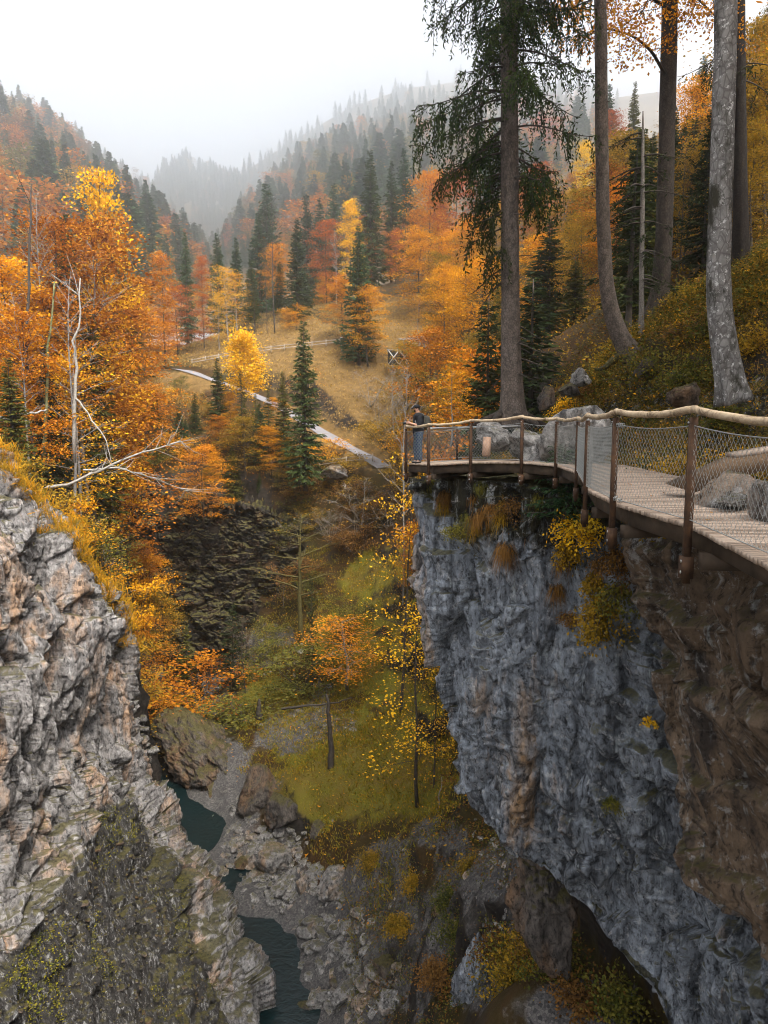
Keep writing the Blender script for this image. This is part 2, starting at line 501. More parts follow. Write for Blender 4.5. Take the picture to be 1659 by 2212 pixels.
# road, meadow and the wood behind
ROAD_LOW = [(830, 1012, 107), (790, 985, 110), (740, 962, 113), (690, 932, 117), (640, 900, 121), (580, 868, 125), (520, 842, 128)]
ROAD_UP = [(520, 842, 128), (470, 826, 130), (432, 812, 132), (400, 800, 135), (365, 797, 138), (330, 799, 139), (290, 802, 140)]
A_(*ROAD_LOW)
A_(*ROAD_UP)
A_((790, 1030, 106), (700, 1000, 109), (600, 935, 115), (480, 880, 122), (400, 850, 127), (415, 786, 140), (500, 771, 139), (600, 758, 136), (735, 743, 133), (560, 800, 132), (680, 820, 125), (760, 870, 120), (820, 930, 115), (860, 960, 108), (860, 850, 121), (800, 790, 128), (900, 800, 120), (880, 690, 142), (950, 700, 138), (700, 700, 146), (600, 715, 148), (500, 740, 148), (400, 770, 152), (850, 640, 155), (560, 680, 165))
W_((-40, 220, 20), (-90, 200, 22), (-150, 160, 22), (-10, 230, 40), (40, 200, 62), (80, 240, 95), (120, 160, 80), (0, 400, 50), (-120, 400, 40), (-400, 400, 60), (200, 400, 160))
# right shoulder: kept apart from the gorge and joined along its rim
N_SHARED = len(TP)
UP = TP
A_((1060, 1930, 33), (1030, 1990, 34))
W_((1, 21, -31), (3, 18.5, -28), (5, 16.5, -24), (8.2, 15.5, -20), (9, 12, -20), (10, 8, -20), (8.4, 20, -19.5), (4, 4, -26), (9, 3, -22), (3.2, 31, -28), (4.5, 36, -26), (6.5, 45, -23), (9, 60, -12), (9, 75, -9), (8, 90, -5))
GP = np.array(TP)
TP = []
A_((1110, 893, 26), (1350, 772, 26), (1420, 692, 30), (1575, 832, 17), (1659, 700, 21), (1400, 895, 20.5), (1500, 915, 16), (1250, 850, 26), (1600, 860, 15), (1659, 880, 12), (1000, 845, 60), (1150, 770, 60), (1250, 700, 62), (1300, 610, 80), (1450, 600, 48), (1600, 500, 45), (1200, 620, 95), (1080, 640, 110), (1659, 350, 60))
W_((5.4, 26.5, -1.2), (8.0, 22.5, -.6), (9.4, 18, -.1), (9.4, 14.5, -0.3), (10, 10.5, -.2), (10.5, 7, 0), (11.5, 3, 0), (7, 34, -.5), (10, 48, 0), (11, 66, 1), (2.6, 25, -1.6), (3, 30, -1.4), (4, 40, -1), (6, 50, -.8), (8, 60, -.5), (5, 20, -1.3), (0, 60, -2), (0, 30, -2))
W_((30, 20, 14), (30, 5, 15), (15, 3, 3), (20, -20, 6), (60, 30, 42), (60, 80, 55), (60, -20, 35), (25, 100, 24), (18, 120, 26), (120, 60, 90))
far_pts = [p_ for p_ in GP[:N_SHARED] if p_[1] > 104.9 and p_[2] > -9]
HP = np.array(TP + far_pts)
GP = np.array(list(GP) + [p_ for p_ in HP if p_[1] > 104 or (p_[0] > 17 and p_[1] > 70)])
TG = RBF(GP[:, :2], GP[:, 2], smooth=0.02, scale=10.0)
TH = RBF(HP[:, :2], HP[:, 2], smooth=0.02, scale=10.0)
RIM = np.array([(12.5, -40), (12, 3), (11.6, 8), (11.2, 12), (11.0, 15), (10.6, 18), (9.8, 21), (9.0, 24), (8.8, 30), (9.2, 36), (10.2, 44), (11.5, 52), (12.5, 62), (12.5, 75), (11.5, 90), (10, 106)], float)
def rim_side(x, y):
    return x - np.interp(y, RIM[:, 1], RIM[:, 0])
def tz(x, y):
    x, y = np.asarray(x, float), np.asarray(y, float)
    q = np.stack([x, y], -1)
    w = np.clip(rim_side(x, y) / np.interp(y, [25, 60, 95, 120], [1.0, 2.0, 8.0, 16.0]) * .5 + .5, 0, 1)
    w = w * w * (3 - 2 * w)
    return TG(q) * (1 - w) + TH(q) * w

def axis(lo, hi, step, far_lo, far_hi, g=1.09):
    a = list(np.arange(lo, hi, step))
    s, v = step, hi
    while v < far_hi:
        a.append(v); s *= g; v += s
    a.append(far_hi)
    s, v = step, lo
    pre = []
    while v > far_lo:
        s *= g; v -= s; pre.append(max(v, far_lo))
    return np.array(pre[::-1] + a)
gx = axis(-42, 26, 0.34, -2300, 2300)
gy = axis(14, 125, 0.40, -200, 2700)
GX, GY = np.meshgrid(gx, gy, indexing='ij')
GZ = tz(GX, GY)
far = np.hypot(GX, GY)
road_c = np.array([at(*r) for r in ROAD_LOW] + [at(*r) for r in ROAD_UP[1:]])
sr_ = np.r_[0, np.cumsum(np.linalg.norm(np.diff(road_c[:, :2], axis=0), axis=1))]
qr = np.arange(0, sr_[-1], 1.0)
road_c = np.stack([np.interp(qr, sr_, road_c[:, k]) for k in range(3)], -1)
for _ in range(8): road_c[1:-1] = (road_c[:-2] + 2 * road_c[1:-1] + road_c[2:]) / 4
bx = (GX > -75) & (GX < 12) & (GY > 98) & (GY < 150)
dd_ = np.sqrt(((np.stack([GX[bx], GY[bx]], -1)[:, None, :] - road_c[None, :, :2]) ** 2).sum(-1))
ii_ = dd_.argmin(1)
ww_ = np.clip(1 - (dd_.min(1) - 2.0) / 3.0, 0, 1)
GZ[bx] = GZ[bx] * (1 - ww_) + road_c[ii_, 2] * ww_
GZ = np.where(far > 420, GZ * 0 + np.interp(far, [420, 700, 4000], [1, 1, 1]) * np.clip(GZ, 10, 60), GZ)
def seg_dist(x, y, pts):
    d = np.full(x.shape, 1e9)
    for a, b in zip(pts[:-1], pts[1:]):
        t = b[:2] - a[:2]
        u = np.clip(((x - a[0]) * t[0] + (y - a[1]) * t[1]) / (t @ t), 0, 1)
        d = np.minimum(d, np.hypot(x - a[0] - u * t[0], y - a[1] - u * t[1]))
    return d
road_pts = [at(*r) for r in ROAD_LOW] + [at(*r) for r in ROAD_UP[1:]]
near = (far < 420)
dr = np.where(near, seg_dist(GX, GY, road_pts), 99)
driv = np.where(near, seg_dist(GX, GY, RIVER), 99)
P = np.stack([GX, GY, GZ], -1)
sx_, sy_ = np.gradient(GZ, gx, gy)
steep = np.clip(np.hypot(sx_, sy_) - 0.8, 0, 2.0)
calm = np.clip((dr - 2.5) / 4, 0, 1) * np.clip((np.hypot(GX - 4, GY - 14) - 9) / 8 * .9 + .1, .1, 1)
amp = np.where(far < 420, 1.0, 0.0)
dz = 0.55 * fbm(P / 5.0, 4, 3) + 0.22 * ridged(P / 1.7, 3, 9)
dz = dz * calm * amp
f1, f2, cid, off = voro(P / np.array([2.6, 2.6, 2.0]), 21)
rock = steep * (0.8 * (cid - .5) + 0.45 * ridged(P / np.array([2.2, 2.2, 1.8]), 4, 33)) * calm * amp
nrm = np.stack([-sx_, -sy_, np.ones_like(sx_)], -1)
nrm /= np.linalg.norm(nrm, axis=-1, keepdims=True)
P = P + nrm * rock[..., None]
P[..., 2] += dz
# river bed: keep it under the water line in the pools
pxX, pxY = proj(P)
def blob(X, Y, cx, cy, rx, ry):
    return np.clip(1.3 - np.hypot((X - cx) / rx, (Y - cy) / ry), 0, 1)
front = GY > 5
scree = np.clip(1.25 - driv / 7.0, 0, 1) * (GZ < -33.5)
for b in ((1060, 1900, 70, 130), (1110, 1900, 50, 90), (770, 2010, 130, 200), (690, 1500, 26, 70), (660, 1560, 110, 40), (620, 1590, 70, 40), (590, 1380, 60, 30), (560, 1420, 60, 40), (400, 1480, 110, 80), (950, 1800, 80, 50), (820, 1900, 90, 130), (980, 1850, 60, 100), (1060, 2000, 110, 160), (1250, 2180, 160, 90), (900, 2050, 130, 160)):
    scree = np.maximum(scree, blob(pxX, pxY, *b) * front * near)
grass = np.zeros_like(GX)
for b in ((860, 1640, 240, 190), (850, 1420, 190, 190), (840, 1250, 130, 70), (700, 1700, 150, 100), (600, 1520, 90, 60)):
    grass = np.maximum(grass, blob(pxX, pxY, *b) * front * near * (GY < 100))
meadow = np.zeros_like(GX)
for b in ((780, 870, 210, 160), (580, 760, 220, 60), (640, 720, 120, 40), (880, 700, 110, 75), (380, 830, 90, 40)):
    meadow = np.maximum(meadow, blob(pxX, pxY, *b) * front * near * (GY > 104))
mn = fbm(P / 4.0, 4, 77) * .8
scree = np.clip(scree + mn * (scree > .02), 0, 1); grass = np.clip(grass + mn * .8 * (grass > .02), 0, 1); meadow = np.clip(meadow + mn * .5 * (meadow > .02), 0, 1)
R_EDGE = ([890, 895, 890, 900, 930, 948, 958, 978, 995, 1012], [1015, 1150, 1230, 1300, 1370, 1440, 1510, 1610, 1690, 1735])
R_LOW = ([1012, 1040, 1105, 1180, 1262, 1340, 1400, 1440, 1500, 2000], [1735, 1775, 1840, 1895, 1975, 2070, 2180, 2320, 2450, 2700])
sub = (GY > 2) & (GY < 26) & (GX > -4) & (GX < 16)
Ps = P[sub]
for _ in range(60):                                  # keep the soil behind the rock face
    X_, Y_ = proj(Ps)
    ins = (Y_ > 1005) & (X_ > np.interp(Y_, R_EDGE[1], R_EDGE[0]) - 6) & (Y_ < np.interp(X_, *R_LOW) + 6) & (X_ < 1520)
    bad = ins & (Ps[:, 1] < RD(np.stack([X_, Y_], -1)) + 2.4)
    if not bad.any(): break
    Ps[bad, 2] -= .5
P[sub] = Ps
me = mesh('ground', P.reshape(-1, 3), grid_faces(len(gx), len(gy)), M_ground, True)
for nm, arr in (('scree', scree), ('grass', grass), ('meadow', meadow)):
    at_ = me.attributes.new(nm, 'FLOAT', 'POINT')
    at_.data.foreach_set('value', arr.astype(np.float32).ravel())
ground = tag(link('ground', me), kind='structure')

# ------------------------------------------------------------------ road sheets and water
def ribbon(name, pts, w, mat, lift, step=1.0, taper=None):
    pts = np.array(pts)
    s = np.r_[0, np.cumsum(np.linalg.norm(np.diff(pts[:, :2], axis=0), axis=1))]
    q = np.arange(0, s[-1], step)
    c = np.stack([np.interp(q, s, pts[:, k]) for k in range(3)], -1)
    t = np.gradient(c, axis=0)
    n = np.stack([t[:, 1], -t[:, 0]], -1)
    n /= np.linalg.norm(n, axis=1, keepdims=True)
    us = np.linspace(-1, 1, 7)
    wv = w * (1 + 0.12 * np.sin(q * .7))
    V = np.repeat(c[:, None, :], 7, 1)
    V[..., :2] += n[:, None, :] * us[None, :, None] * wv[:, None, None] / 2
    V[..., 2] = c[:, None, 2] + lift
    return tag(link(name, mesh(name, V.reshape(-1, 3), grid_faces(len(c), 7), mat, True)), kind='structure')
t = NT('gravel')
f = t.noise(t.pos(), 6.0, 8, 0.8)
M_gravel = t.pbr(t.ramp(f, [(0.3, (0.13, 0.127, 0.135)), (0.7, (0.25, 0.24, 0.255))]), 0.9, t.bump(f, .5, .05))
ribbon('road', road_c, 3.3, M_gravel, 0.16)
t = NT('stream_water')
wv = t.noise(t.pos((1, 1, 1)), 2.6, 5, 0.6, 0.6)
pw = t.n('ShaderNodeBsdfPrincipled')
pw.inputs['Base Color'].default_value = (0.004, 0.013, 0.014, 1)
pw.inputs['Roughness'].default_value = 0.06
pw.inputs['IOR'].default_value = 1.33
t.l(t.bump(wv, 0.5, 0.14), pw.inputs['Normal'])
t.l(pw.outputs[0], t.out.inputs['Surface'])
M_water = t.m
wx = np.linspace(-42, 6, 60)
wy = np.linspace(10, 100, 90)
WX, WY = np.meshgrid(wx, wy, indexing='ij')
wzz = np.interp(WY, [10, 60, 72, 84, 100], [-38.0, -38.0, -37.7, -36.9, -36.0])
keep = seg_dist(WX, WY, RIVER) < 9
keep &= (WY < 104)
Fw = grid_faces(60, 90)
kf = keep.ravel()[Fw].all(1)
water = tag(link('water', mesh('water', np.stack([WX, WY, wzz], -1).reshape(-1, 3), Fw[kf], M_water, True)), kind='structure')

# ------------------------------------------------------------------ cliffs
def dens(vals, n):                      # n samples along a polyline of rows, by index
    vals = np.array(vals, float)
    q = np.linspace(0, len(vals) - 1, n)
    i = np.arange(len(vals))
    return np.stack([np.interp(q, i, vals[:, k]) for k in range(vals.shape[1])], -1)
def normals(P):
    a = np.gradient(P, axis=0)
    b = np.gradient(P, axis=1)
    n = np.cross(a, b)
    return n / (np.linalg.norm(n, axis=-1, keepdims=True) + 1e-9)
def smooth_n(P, k=6):
    n = normals(P)
    for _ in range(k):
        n[1:-1] = (n[:-2] + n[1:-1] * 2 + n[2:]) / 4
        n[:, 1:-1] = (n[:, :-2] + n[:, 1:-1] * 2 + n[:, 2:]) / 4
    return n / (np.linalg.norm(n, axis=-1, keepdims=True) + 1e-9)
def rock_disp(P, s, big=1.0, tilt=None, blocks=1.0, zs=0.5):
    Q = P if tilt is None else P @ tilt
    S = np.array([1, 1, zs])
    warp = np.stack([fbm(Q / 2.2, 3, s + 50), fbm(Q / 2.2, 3, s + 60), fbm(Q / 2.2, 3, s + 70)], -1)
    Qw = Q + warp * 0.45
    d = big * 0.9 * fbm(Q * S / 5.0, 3, s)
    for size, a_step, a_tilt, a_gap, k in ((3.4, .85, .75, .22, 11), (1.35, .46, .55, .17, 19), (.55, .17, .26, .07, 27)):
        f1, f2, c, of = voro(Qw * S / size, s + k)
        g = np.stack([_h((c * 9973).astype(np.int64), (c * 7919).astype(np.int64), (c * 104729).astype(np.int64), s + 40 + m) - .5 for m in range(3)], -1)
        d = d + blocks * (a_step * (c - .5) + a_tilt * 1.6 * (of * g).sum(-1) - a_gap * np.exp(-((f2 - f1) / .07) ** 2))
    d = d + big * 0.14 * ridged(Qw * S / .9, 3, s + 5) + 0.045 * ridged(Q / 0.33, 3, s + 23)
    return d

# left cliff: rows run from the frame's left side to the skyline edge, then round the back
L_sil = [(-60, 960, 34), (0, 1030, 35), (62, 1095, 36.5), (130, 1180, 38.5), (195, 1265, 40.5), (250, 1330, 42.5), (259, 1420, 43.5), (263, 1500, 44.3), (276, 1600, 45), (302, 1660, 45.6), (311, 1700, 46), (345, 1735, 46.3), (378, 1780, 46.5), (402, 1830, 46.5), (442, 1890, 46), (482, 1950, 45), (512, 2010, 43.4), (537, 2080, 41.6), (551, 2150, 40.2), (552, 2250, 38.8)]
L_in = [(-300, 1000, 25), (-300, 1500, 22), (-300, 2250, 19), (-120, 1200, 28), (-120, 1700, 24.5), (0, 1200, 30.5), (0, 1500, 29), (0, 1800, 28), (0, 1950, 27.2), (0, 2060, 25.5), (0, 2212, 23.5), (100, 1300, 35), (130, 1500, 35), (200, 1400, 39), (200, 1580, 40.2), (150, 1700, 35.5), (100, 1850, 31.5), (90, 1960, 28.6), (170, 1880, 32.5), (215, 1700, 39), (250, 1640, 42.5), (250, 1760, 39.5), (300, 1760, 42), (250, 1900, 36.5), (330, 1900, 40), (300, 2060, 34.5), (400, 2000, 40), (420, 2150, 36.5), (500, 2120, 39), (150, 2080, 28.8), (250, 2200, 30.5), (400, 2250, 34)]
allp = np.array(L_sil + L_in, float)
LD = RBF(allp[:, :2], allp[:, 2], 0.0, 100.0)
nv, nu, nb_ = 620, 330, 40
sil = dens(L_sil, nv)
u = np.linspace(0, 1, nu) ** 0.9
Xg = -260 + (sil[None, :, 0] + 260) * u[:, None]
Yg = sil[None, :, 1] + 0 * u[:, None]
# rows drift: lines of the mesh start higher at the left so the top edge is covered
Yg = Yg + (1 - u[:, None]) * np.linspace(-0, 40, nv)[None, :]
Dg = LD(np.stack([Xg, Yg], -1))
Pf = at(Xg, Yg, Dg)
e = at(sil[:, 0], sil[:, 1], sil[:, 2])
bk = np.linspace(0, 1, nb_ + 1)[1:]
Pb = e[None] + np.stack([-1.2 * bk ** 2 * 6 + bk * .9, bk * 9, -bk * (1 - bk) * 1.2 - 4.5 * bk ** 2], -1)[:, None, :]
Pl = np.concatenate([Pf, Pb], 0)
Nl = smooth_n(Pl, 10)
flip = np.sign((Nl[:nu] * -Pf).sum(-1).mean())
ca, sa = math.cos(R(16)), math.sin(R(16))
tiltL = np.array([[ca, 0, sa], [0, 1, 0], [-sa, 0, ca]])
Dl = rock_disp(Pl, 101, 1.0, tiltL, 1.0, 0.34)
rib = ridged((Pl @ tiltL) * np.array([1, 1, .12]) / 3.0, 3, 140)
Dl = Dl + 0.75 * rib
QL = Pl @ tiltL
fl = (QL[..., 0] * .9 + .35 * QL[..., 1] + .9 * fbm(Pl / 2.6, 3, 171)) / 1.9
fl = fl - np.floor(fl)
Dl = Dl + .55 * (np.where(fl < .85, fl / .85, (1 - fl) / .15) - .5) * np.clip(fbm(Pl / 4.5, 2, 172) * 3 + .6, 0, 1)
# the lower bench is scree and soil: calmer
xb, yb = proj(Pl)
bench = np.clip((yb - np.interp(xb, [-300, 0, 60, 130, 215, 310, 560], [2120, 2050, 1990, 1900, 1700, 1690, 2300])) / 90, 0, 1)
Dl = Dl * (1 - .5 * bench)
Pl = Pl + flip * Nl * (Dl - 0.3)[..., None]
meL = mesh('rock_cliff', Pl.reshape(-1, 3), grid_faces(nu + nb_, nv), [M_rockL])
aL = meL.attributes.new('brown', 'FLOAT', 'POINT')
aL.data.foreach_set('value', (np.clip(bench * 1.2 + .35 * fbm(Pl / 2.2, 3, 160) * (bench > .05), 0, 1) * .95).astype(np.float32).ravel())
cl = link('rock_cliff', meL)
tag(cl, 'pale grey and ochre limestone cliff on the left side of the gorge', 'cliff')
t = NT('bench_scree')
LEFT_P, LEFT_N, LEFT_B = Pl, flip * Nl, bench

# right cliff under the walkway
nv, nu, nb_ = 640, 470, 46
sil = dens(R_sil, nv)
u = np.linspace(0, 1, nu) ** 1.05
vv = np.linspace(0, 1, nv)
rx = np.interp(vv, [0, 1], [1950, 1950])
ry = np.interp(vv, [0, .55, 1], [1190, 1850, 2600])
Xg = sil[None, :, 0] + (rx - sil[:, 0])[None, :] * u[:, None]
Yg = sil[None, :, 1] + (ry - sil[:, 1])[None, :] * u[:, None]
Dg = RD(np.stack([Xg, Yg], -1))
Pf = at(Xg, Yg, Dg)
e = at(sil[:, 0], sil[:, 1], sil[:, 2])
bk = np.linspace(1, 0, nb_ + 1)[:-1]
low = np.clip((vv - .62) / .12, 0, 1)
side = np.stack([bk * 2.6 - .5 * bk * (1 - bk), bk * 7.0, 0 * bk], -1)[:, None, :]
under = np.stack([bk * 3.2, bk * 4.2, .6 * np.sin(bk * 3.1) - bk ** 2 * 3.4], -1)[:, None, :]
Pb = e[None] + side * (1 - low[None, :, None]) + under * low[None, :, None]
Pr = np.concatenate([Pb, Pf], 0)
tk = np.linspace(1, 0, 41)[:-1]                      # the ledge on top, running back under the deck to the slope
tin = np.stack([.80 * tk * 13.5, .50 * tk * 13.5, 0 * tk], -1)
led = Pr[:, :1, :] + tin[None]
wl = np.clip((tk - .12) / .5, 0, 1)[None, :]
wl = wl * wl * (3 - 2 * wl)
led[..., 2] = led[..., 2] * (1 - wl) + (TH(led[..., :2]) - .04) * wl
Pr = np.concatenate([led, Pr], 1)
nv += 40
Nr = smooth_n(Pr, 10)
flip = np.sign((Nr[nb_:, 40:] * -Pf).sum(-1).mean())
Dr = rock_disp(Pr, 301, .6, None, .8, 0.36)
Dr = Dr + 0.35 * ridged(Pr * np.array([1, 1, .10]) / 1.6, 4, 340)
xr, yr = proj(Pr)
crack = np.interp(yr, [1000, 1250, 1500, 1700, 1900, 1990, 2250], [1300, 1330, 1400, 1425, 1450, 1560, 1720])
crack = crack + 38 * fbm(Pr / 1.6, 3, 360)
brown = np.clip((xr - crack) / 110 + .5, 0, 1)
Dr = Dr - 0.7 * np.exp(-((xr - crack) / 30) ** 2)
Dr = Dr * (1 - .6 * brown)
def saw(v):
    f_ = v - np.floor(v)
    return np.where(f_ < .88, f_ / .88, (1 - f_) / .12) - .5
bedm = np.clip(fbm(Pr / 3.5, 3, 371) * 3 + .45, 0, 1)
Dr = Dr + bedm * .34 * saw((Pr[..., 2] + .35 * Pr[..., 0] + .9 * fbm(Pr / 2.2, 3, 372)) / 1.5) + .10 * saw((Pr[..., 2] * .9 - .3 * Pr[..., 0] + .6 * fbm(Pr / 1.1, 3, 373)) / .42) * np.clip(fbm(Pr / 1.8, 2, 374) * 4, 0, 1)
# big smooth flutes on the brown wall
Dr = Dr + brown * 0.5 * ridged(Pr * np.array([1, 1, .22]) / 2.4 + .3, 2, 377)
rimf = np.clip((np.arange(Pr.shape[0])[:, None] - nb_) / 34, 0, 1) + 0 * Dr
Dr = np.where(yr > 1700, Dr * (.35 + .65 * np.clip(rimf, 0, 1)), Dr)
Dr[:, :40] *= .4
Pr = Pr + flip * Nr * (Dr - .25)[..., None]
dkx = np.interp(Pr[..., 1], [3.4, 6.2, 9.5, 11.8, 14.6, 17.5, 19.6, 21.6, 23.0], [7.4, 7.2, 6.3, 5.9, 6.0, 6.2, 5.6, 4.4, 3.2])
lim = -1.32 + 3.0 * np.clip(Pr[..., 0] - dkx - .15, 0, 2)
Pr[..., 2] = np.where(Pr[..., 1] < 23.4, np.minimum(Pr[..., 2], lim), Pr[..., 2])
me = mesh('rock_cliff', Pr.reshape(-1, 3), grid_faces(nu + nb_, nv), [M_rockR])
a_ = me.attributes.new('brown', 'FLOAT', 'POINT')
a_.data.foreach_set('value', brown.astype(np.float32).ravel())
soil_shade = np.clip(1.25 - (yr - 1010) / np.interp(xr, [880, 930, 1000, 1100, 1300, 1500], [60, 90, 190, 230, 260, 120]), 0, 1) * (yr < 1500)  # soil band below the deck, with the deck's shade painted into it
a_ = me.attributes.new('soil_shade', 'FLOAT', 'POINT')
a_.data.foreach_set('value', soil_shade.astype(np.float32).ravel())
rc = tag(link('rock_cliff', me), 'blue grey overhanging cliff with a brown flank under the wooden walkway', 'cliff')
RIGHT_P, RIGHT_N = Pr, flip * Nr
LEDGE = np.full((140, 200), -99.0)                    # height of the ledge on a 0.15 m raster, x from -2, y from 4
lp = Pr[:, :40].reshape(-1, 3)
for dx in (-1, 0, 1):
    for dy in (-1, 0, 1):
        np.maximum.at(LEDGE, (np.clip(((lp[:, 0] + 2) / .15).astype(int) + dx, 0, 139), np.clip(((lp[:, 1] - 4) / .15).astype(int) + dy, 0, 199)), lp[:, 2])
def surf(x, y):
    i = np.clip(((np.asarray(x) + 2) / .15).astype(int), 0, 139)
    j = np.clip(((np.asarray(y) - 4) / .15).astype(int), 0, 199)
    inside = (np.asarray(x) < 18.9) & (np.asarray(y) < 33.9)
    return np.maximum(tz(x, y), np.where(inside, LEDGE[i, j], -99))

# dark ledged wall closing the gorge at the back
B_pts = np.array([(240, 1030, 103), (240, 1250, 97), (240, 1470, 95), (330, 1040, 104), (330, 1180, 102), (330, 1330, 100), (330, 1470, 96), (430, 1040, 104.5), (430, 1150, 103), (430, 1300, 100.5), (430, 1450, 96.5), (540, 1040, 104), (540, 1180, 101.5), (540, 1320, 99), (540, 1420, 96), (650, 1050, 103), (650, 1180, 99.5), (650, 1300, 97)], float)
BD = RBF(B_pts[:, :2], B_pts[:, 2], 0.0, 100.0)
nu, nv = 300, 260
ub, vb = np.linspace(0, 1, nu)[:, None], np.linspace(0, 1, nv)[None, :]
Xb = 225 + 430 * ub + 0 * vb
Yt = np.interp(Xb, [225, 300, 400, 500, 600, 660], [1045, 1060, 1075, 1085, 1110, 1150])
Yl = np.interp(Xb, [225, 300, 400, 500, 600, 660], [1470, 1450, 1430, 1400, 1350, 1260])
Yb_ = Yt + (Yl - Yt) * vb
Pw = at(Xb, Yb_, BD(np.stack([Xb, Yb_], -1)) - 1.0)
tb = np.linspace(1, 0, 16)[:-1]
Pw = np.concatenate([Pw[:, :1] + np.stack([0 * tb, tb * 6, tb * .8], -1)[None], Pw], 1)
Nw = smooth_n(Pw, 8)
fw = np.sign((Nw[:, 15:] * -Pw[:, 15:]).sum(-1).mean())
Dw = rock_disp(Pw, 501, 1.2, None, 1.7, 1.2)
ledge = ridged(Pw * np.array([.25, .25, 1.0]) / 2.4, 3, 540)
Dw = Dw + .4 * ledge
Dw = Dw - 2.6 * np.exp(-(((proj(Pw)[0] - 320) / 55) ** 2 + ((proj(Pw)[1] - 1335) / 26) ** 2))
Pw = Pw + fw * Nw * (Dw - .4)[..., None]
M_rockW = mat_rock('dark_wall_rock', (0.022, 0.019, 0.016), (0.055, 0.031, 0.016), (0.006, 0.005, 0.005), 0.45, 0.8, 0.35, 1.6, fs=3.0)  # near-black base tone for the whole rear wall
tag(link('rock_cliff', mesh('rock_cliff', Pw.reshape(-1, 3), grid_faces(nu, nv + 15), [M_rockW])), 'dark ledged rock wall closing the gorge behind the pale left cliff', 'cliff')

# ------------------------------------------------------------------ far hills
M_hill = mat_simple('forest_floor', (0.09, 0.065, 0.035), 0.95, 0.5, 0.05)
HILLS = {}
HS = 1.5
def hill(key, ridge, foot, nu=120, nv=40, seed=5, amp=10):
    rg, ft = dens(ridge, nu), dens(foot, nu)
    HSk = dict(left=1.9, left_rear=1.6).get(key, 1.5)
    rg[:, 2] *= HSk
    ft[:, 2] *= 1 + (HSk - 1) * np.clip((ft[:, 2] - 250) / 300, 0, 1)
    a, b = at(rg[:, 0], rg[:, 1], rg[:, 2]), at(ft[:, 0], ft[:, 1], ft[:, 2])
    v = np.linspace(0, 1, nv)
    Pm = b[:, None, :] + (a - b)[:, None, :] * v[None, :, None]
    w = np.sin(v * math.pi)
    Pm[..., 2] += amp * fbm(Pm / 60.0, 4, seed) * w[None, :] + amp * .8 * ridged(Pm * np.array([1, .3, 1]) / 90, 3, seed + 7) * w[None, :]
    vb = np.linspace(0, 1, 8)[1:]
    Pb = a[:, None, :] + np.stack([0 * vb, vb * 160, -vb * 130], -1)[None]
    Pall = np.concatenate([Pm, Pb], 1)
    tag(link('hill', mesh('hill', Pall.reshape(-1, 3), grid_faces(nu, nv + 7), M_hill, True)), kind='structure')
    HILLS[key] = Pm
hill('left', [(-420, -40, 470), (-150, 130, 500), (0, 228, 520), (70, 262, 530), (130, 295, 540), (190, 345, 560), (240, 400, 580), (300, 440, 610), (350, 480, 640), (400, 515, 670), (450, 560, 700)], [(-420, 760, 190), (0, 760, 190), (150, 740, 200), (300, 720, 220), (400, 720, 260), (450, 720, 300), (470, 720, 340)], seed=5)
hill('left_rear', [(100, 250, 900), (165, 300, 920), (210, 345, 930), (250, 372, 950), (300, 395, 980), (340, 435, 1000), (390, 480, 1020), (440, 530, 1050), (480, 580, 1080)], [(100, 600, 700), (480, 620, 800)], seed=15)
hill('right', [(440, 590, 760), (490, 500, 770), (540, 445, 780), (600, 390, 800), (660, 345, 830), (720, 310, 850), (800, 280, 880), (880, 265, 900), (1000, 235, 920), (1150, 235, 940), (1260, 270, 900), (1400, 290, 800), (1700, 200, 700), (2100, 100, 600)], [(440, 680, 400), (600, 660, 300), (800, 640, 260), (1000, 620, 250), (1300, 600, 240), (1700, 500, 220), (2100, 450, 220)], seed=25)
hill('far', [(250, 420, 1500), (330, 392, 1500), (370, 365, 1520), (400, 358, 1540), (440, 372, 1540), (500, 395, 1560), (560, 350, 1560), (640, 300, 1540), (760, 230, 1520), (880, 190, 1500), (1050, 170, 1500), (1300, 220, 1500), (2000, 150, 1500)], [(250, 600, 1100), (700, 600, 1100), (1300, 600, 1100), (2000, 600, 1100)], seed=35, amp=25)
hill('mid', [(560, 520, 1050), (620, 400, 1050), (690, 330, 1060), (740, 300, 1070), (800, 265, 1080), (860, 235, 1090), (930, 215, 1100), (1100, 190, 1100), (1300, 215, 1100), (2000, 120, 1100)], [(560, 600, 800), (900, 600, 800), (1300, 600, 800), (2000, 600, 800)], seed=45, amp=15)

# ------------------------------------------------------------------ air
t = NT('valley_haze')
pv = t.n('ShaderNodeVolumePrincipled')
pv.inputs['Color'].default_value = (0.95, 0.975, 1.0, 1)
pv.inputs['Density'].default_value = 0.00068
pv.inputs['Anisotropy'].default_value = 0.80
t.l(pv.outputs[0], t.out.inputs['Volume'])
hb = MB()
hb.box((0, 1250, 530), (4800, 3100, 1150))
hz = tag(hb.build('haze', [t.m]), kind='stuff')
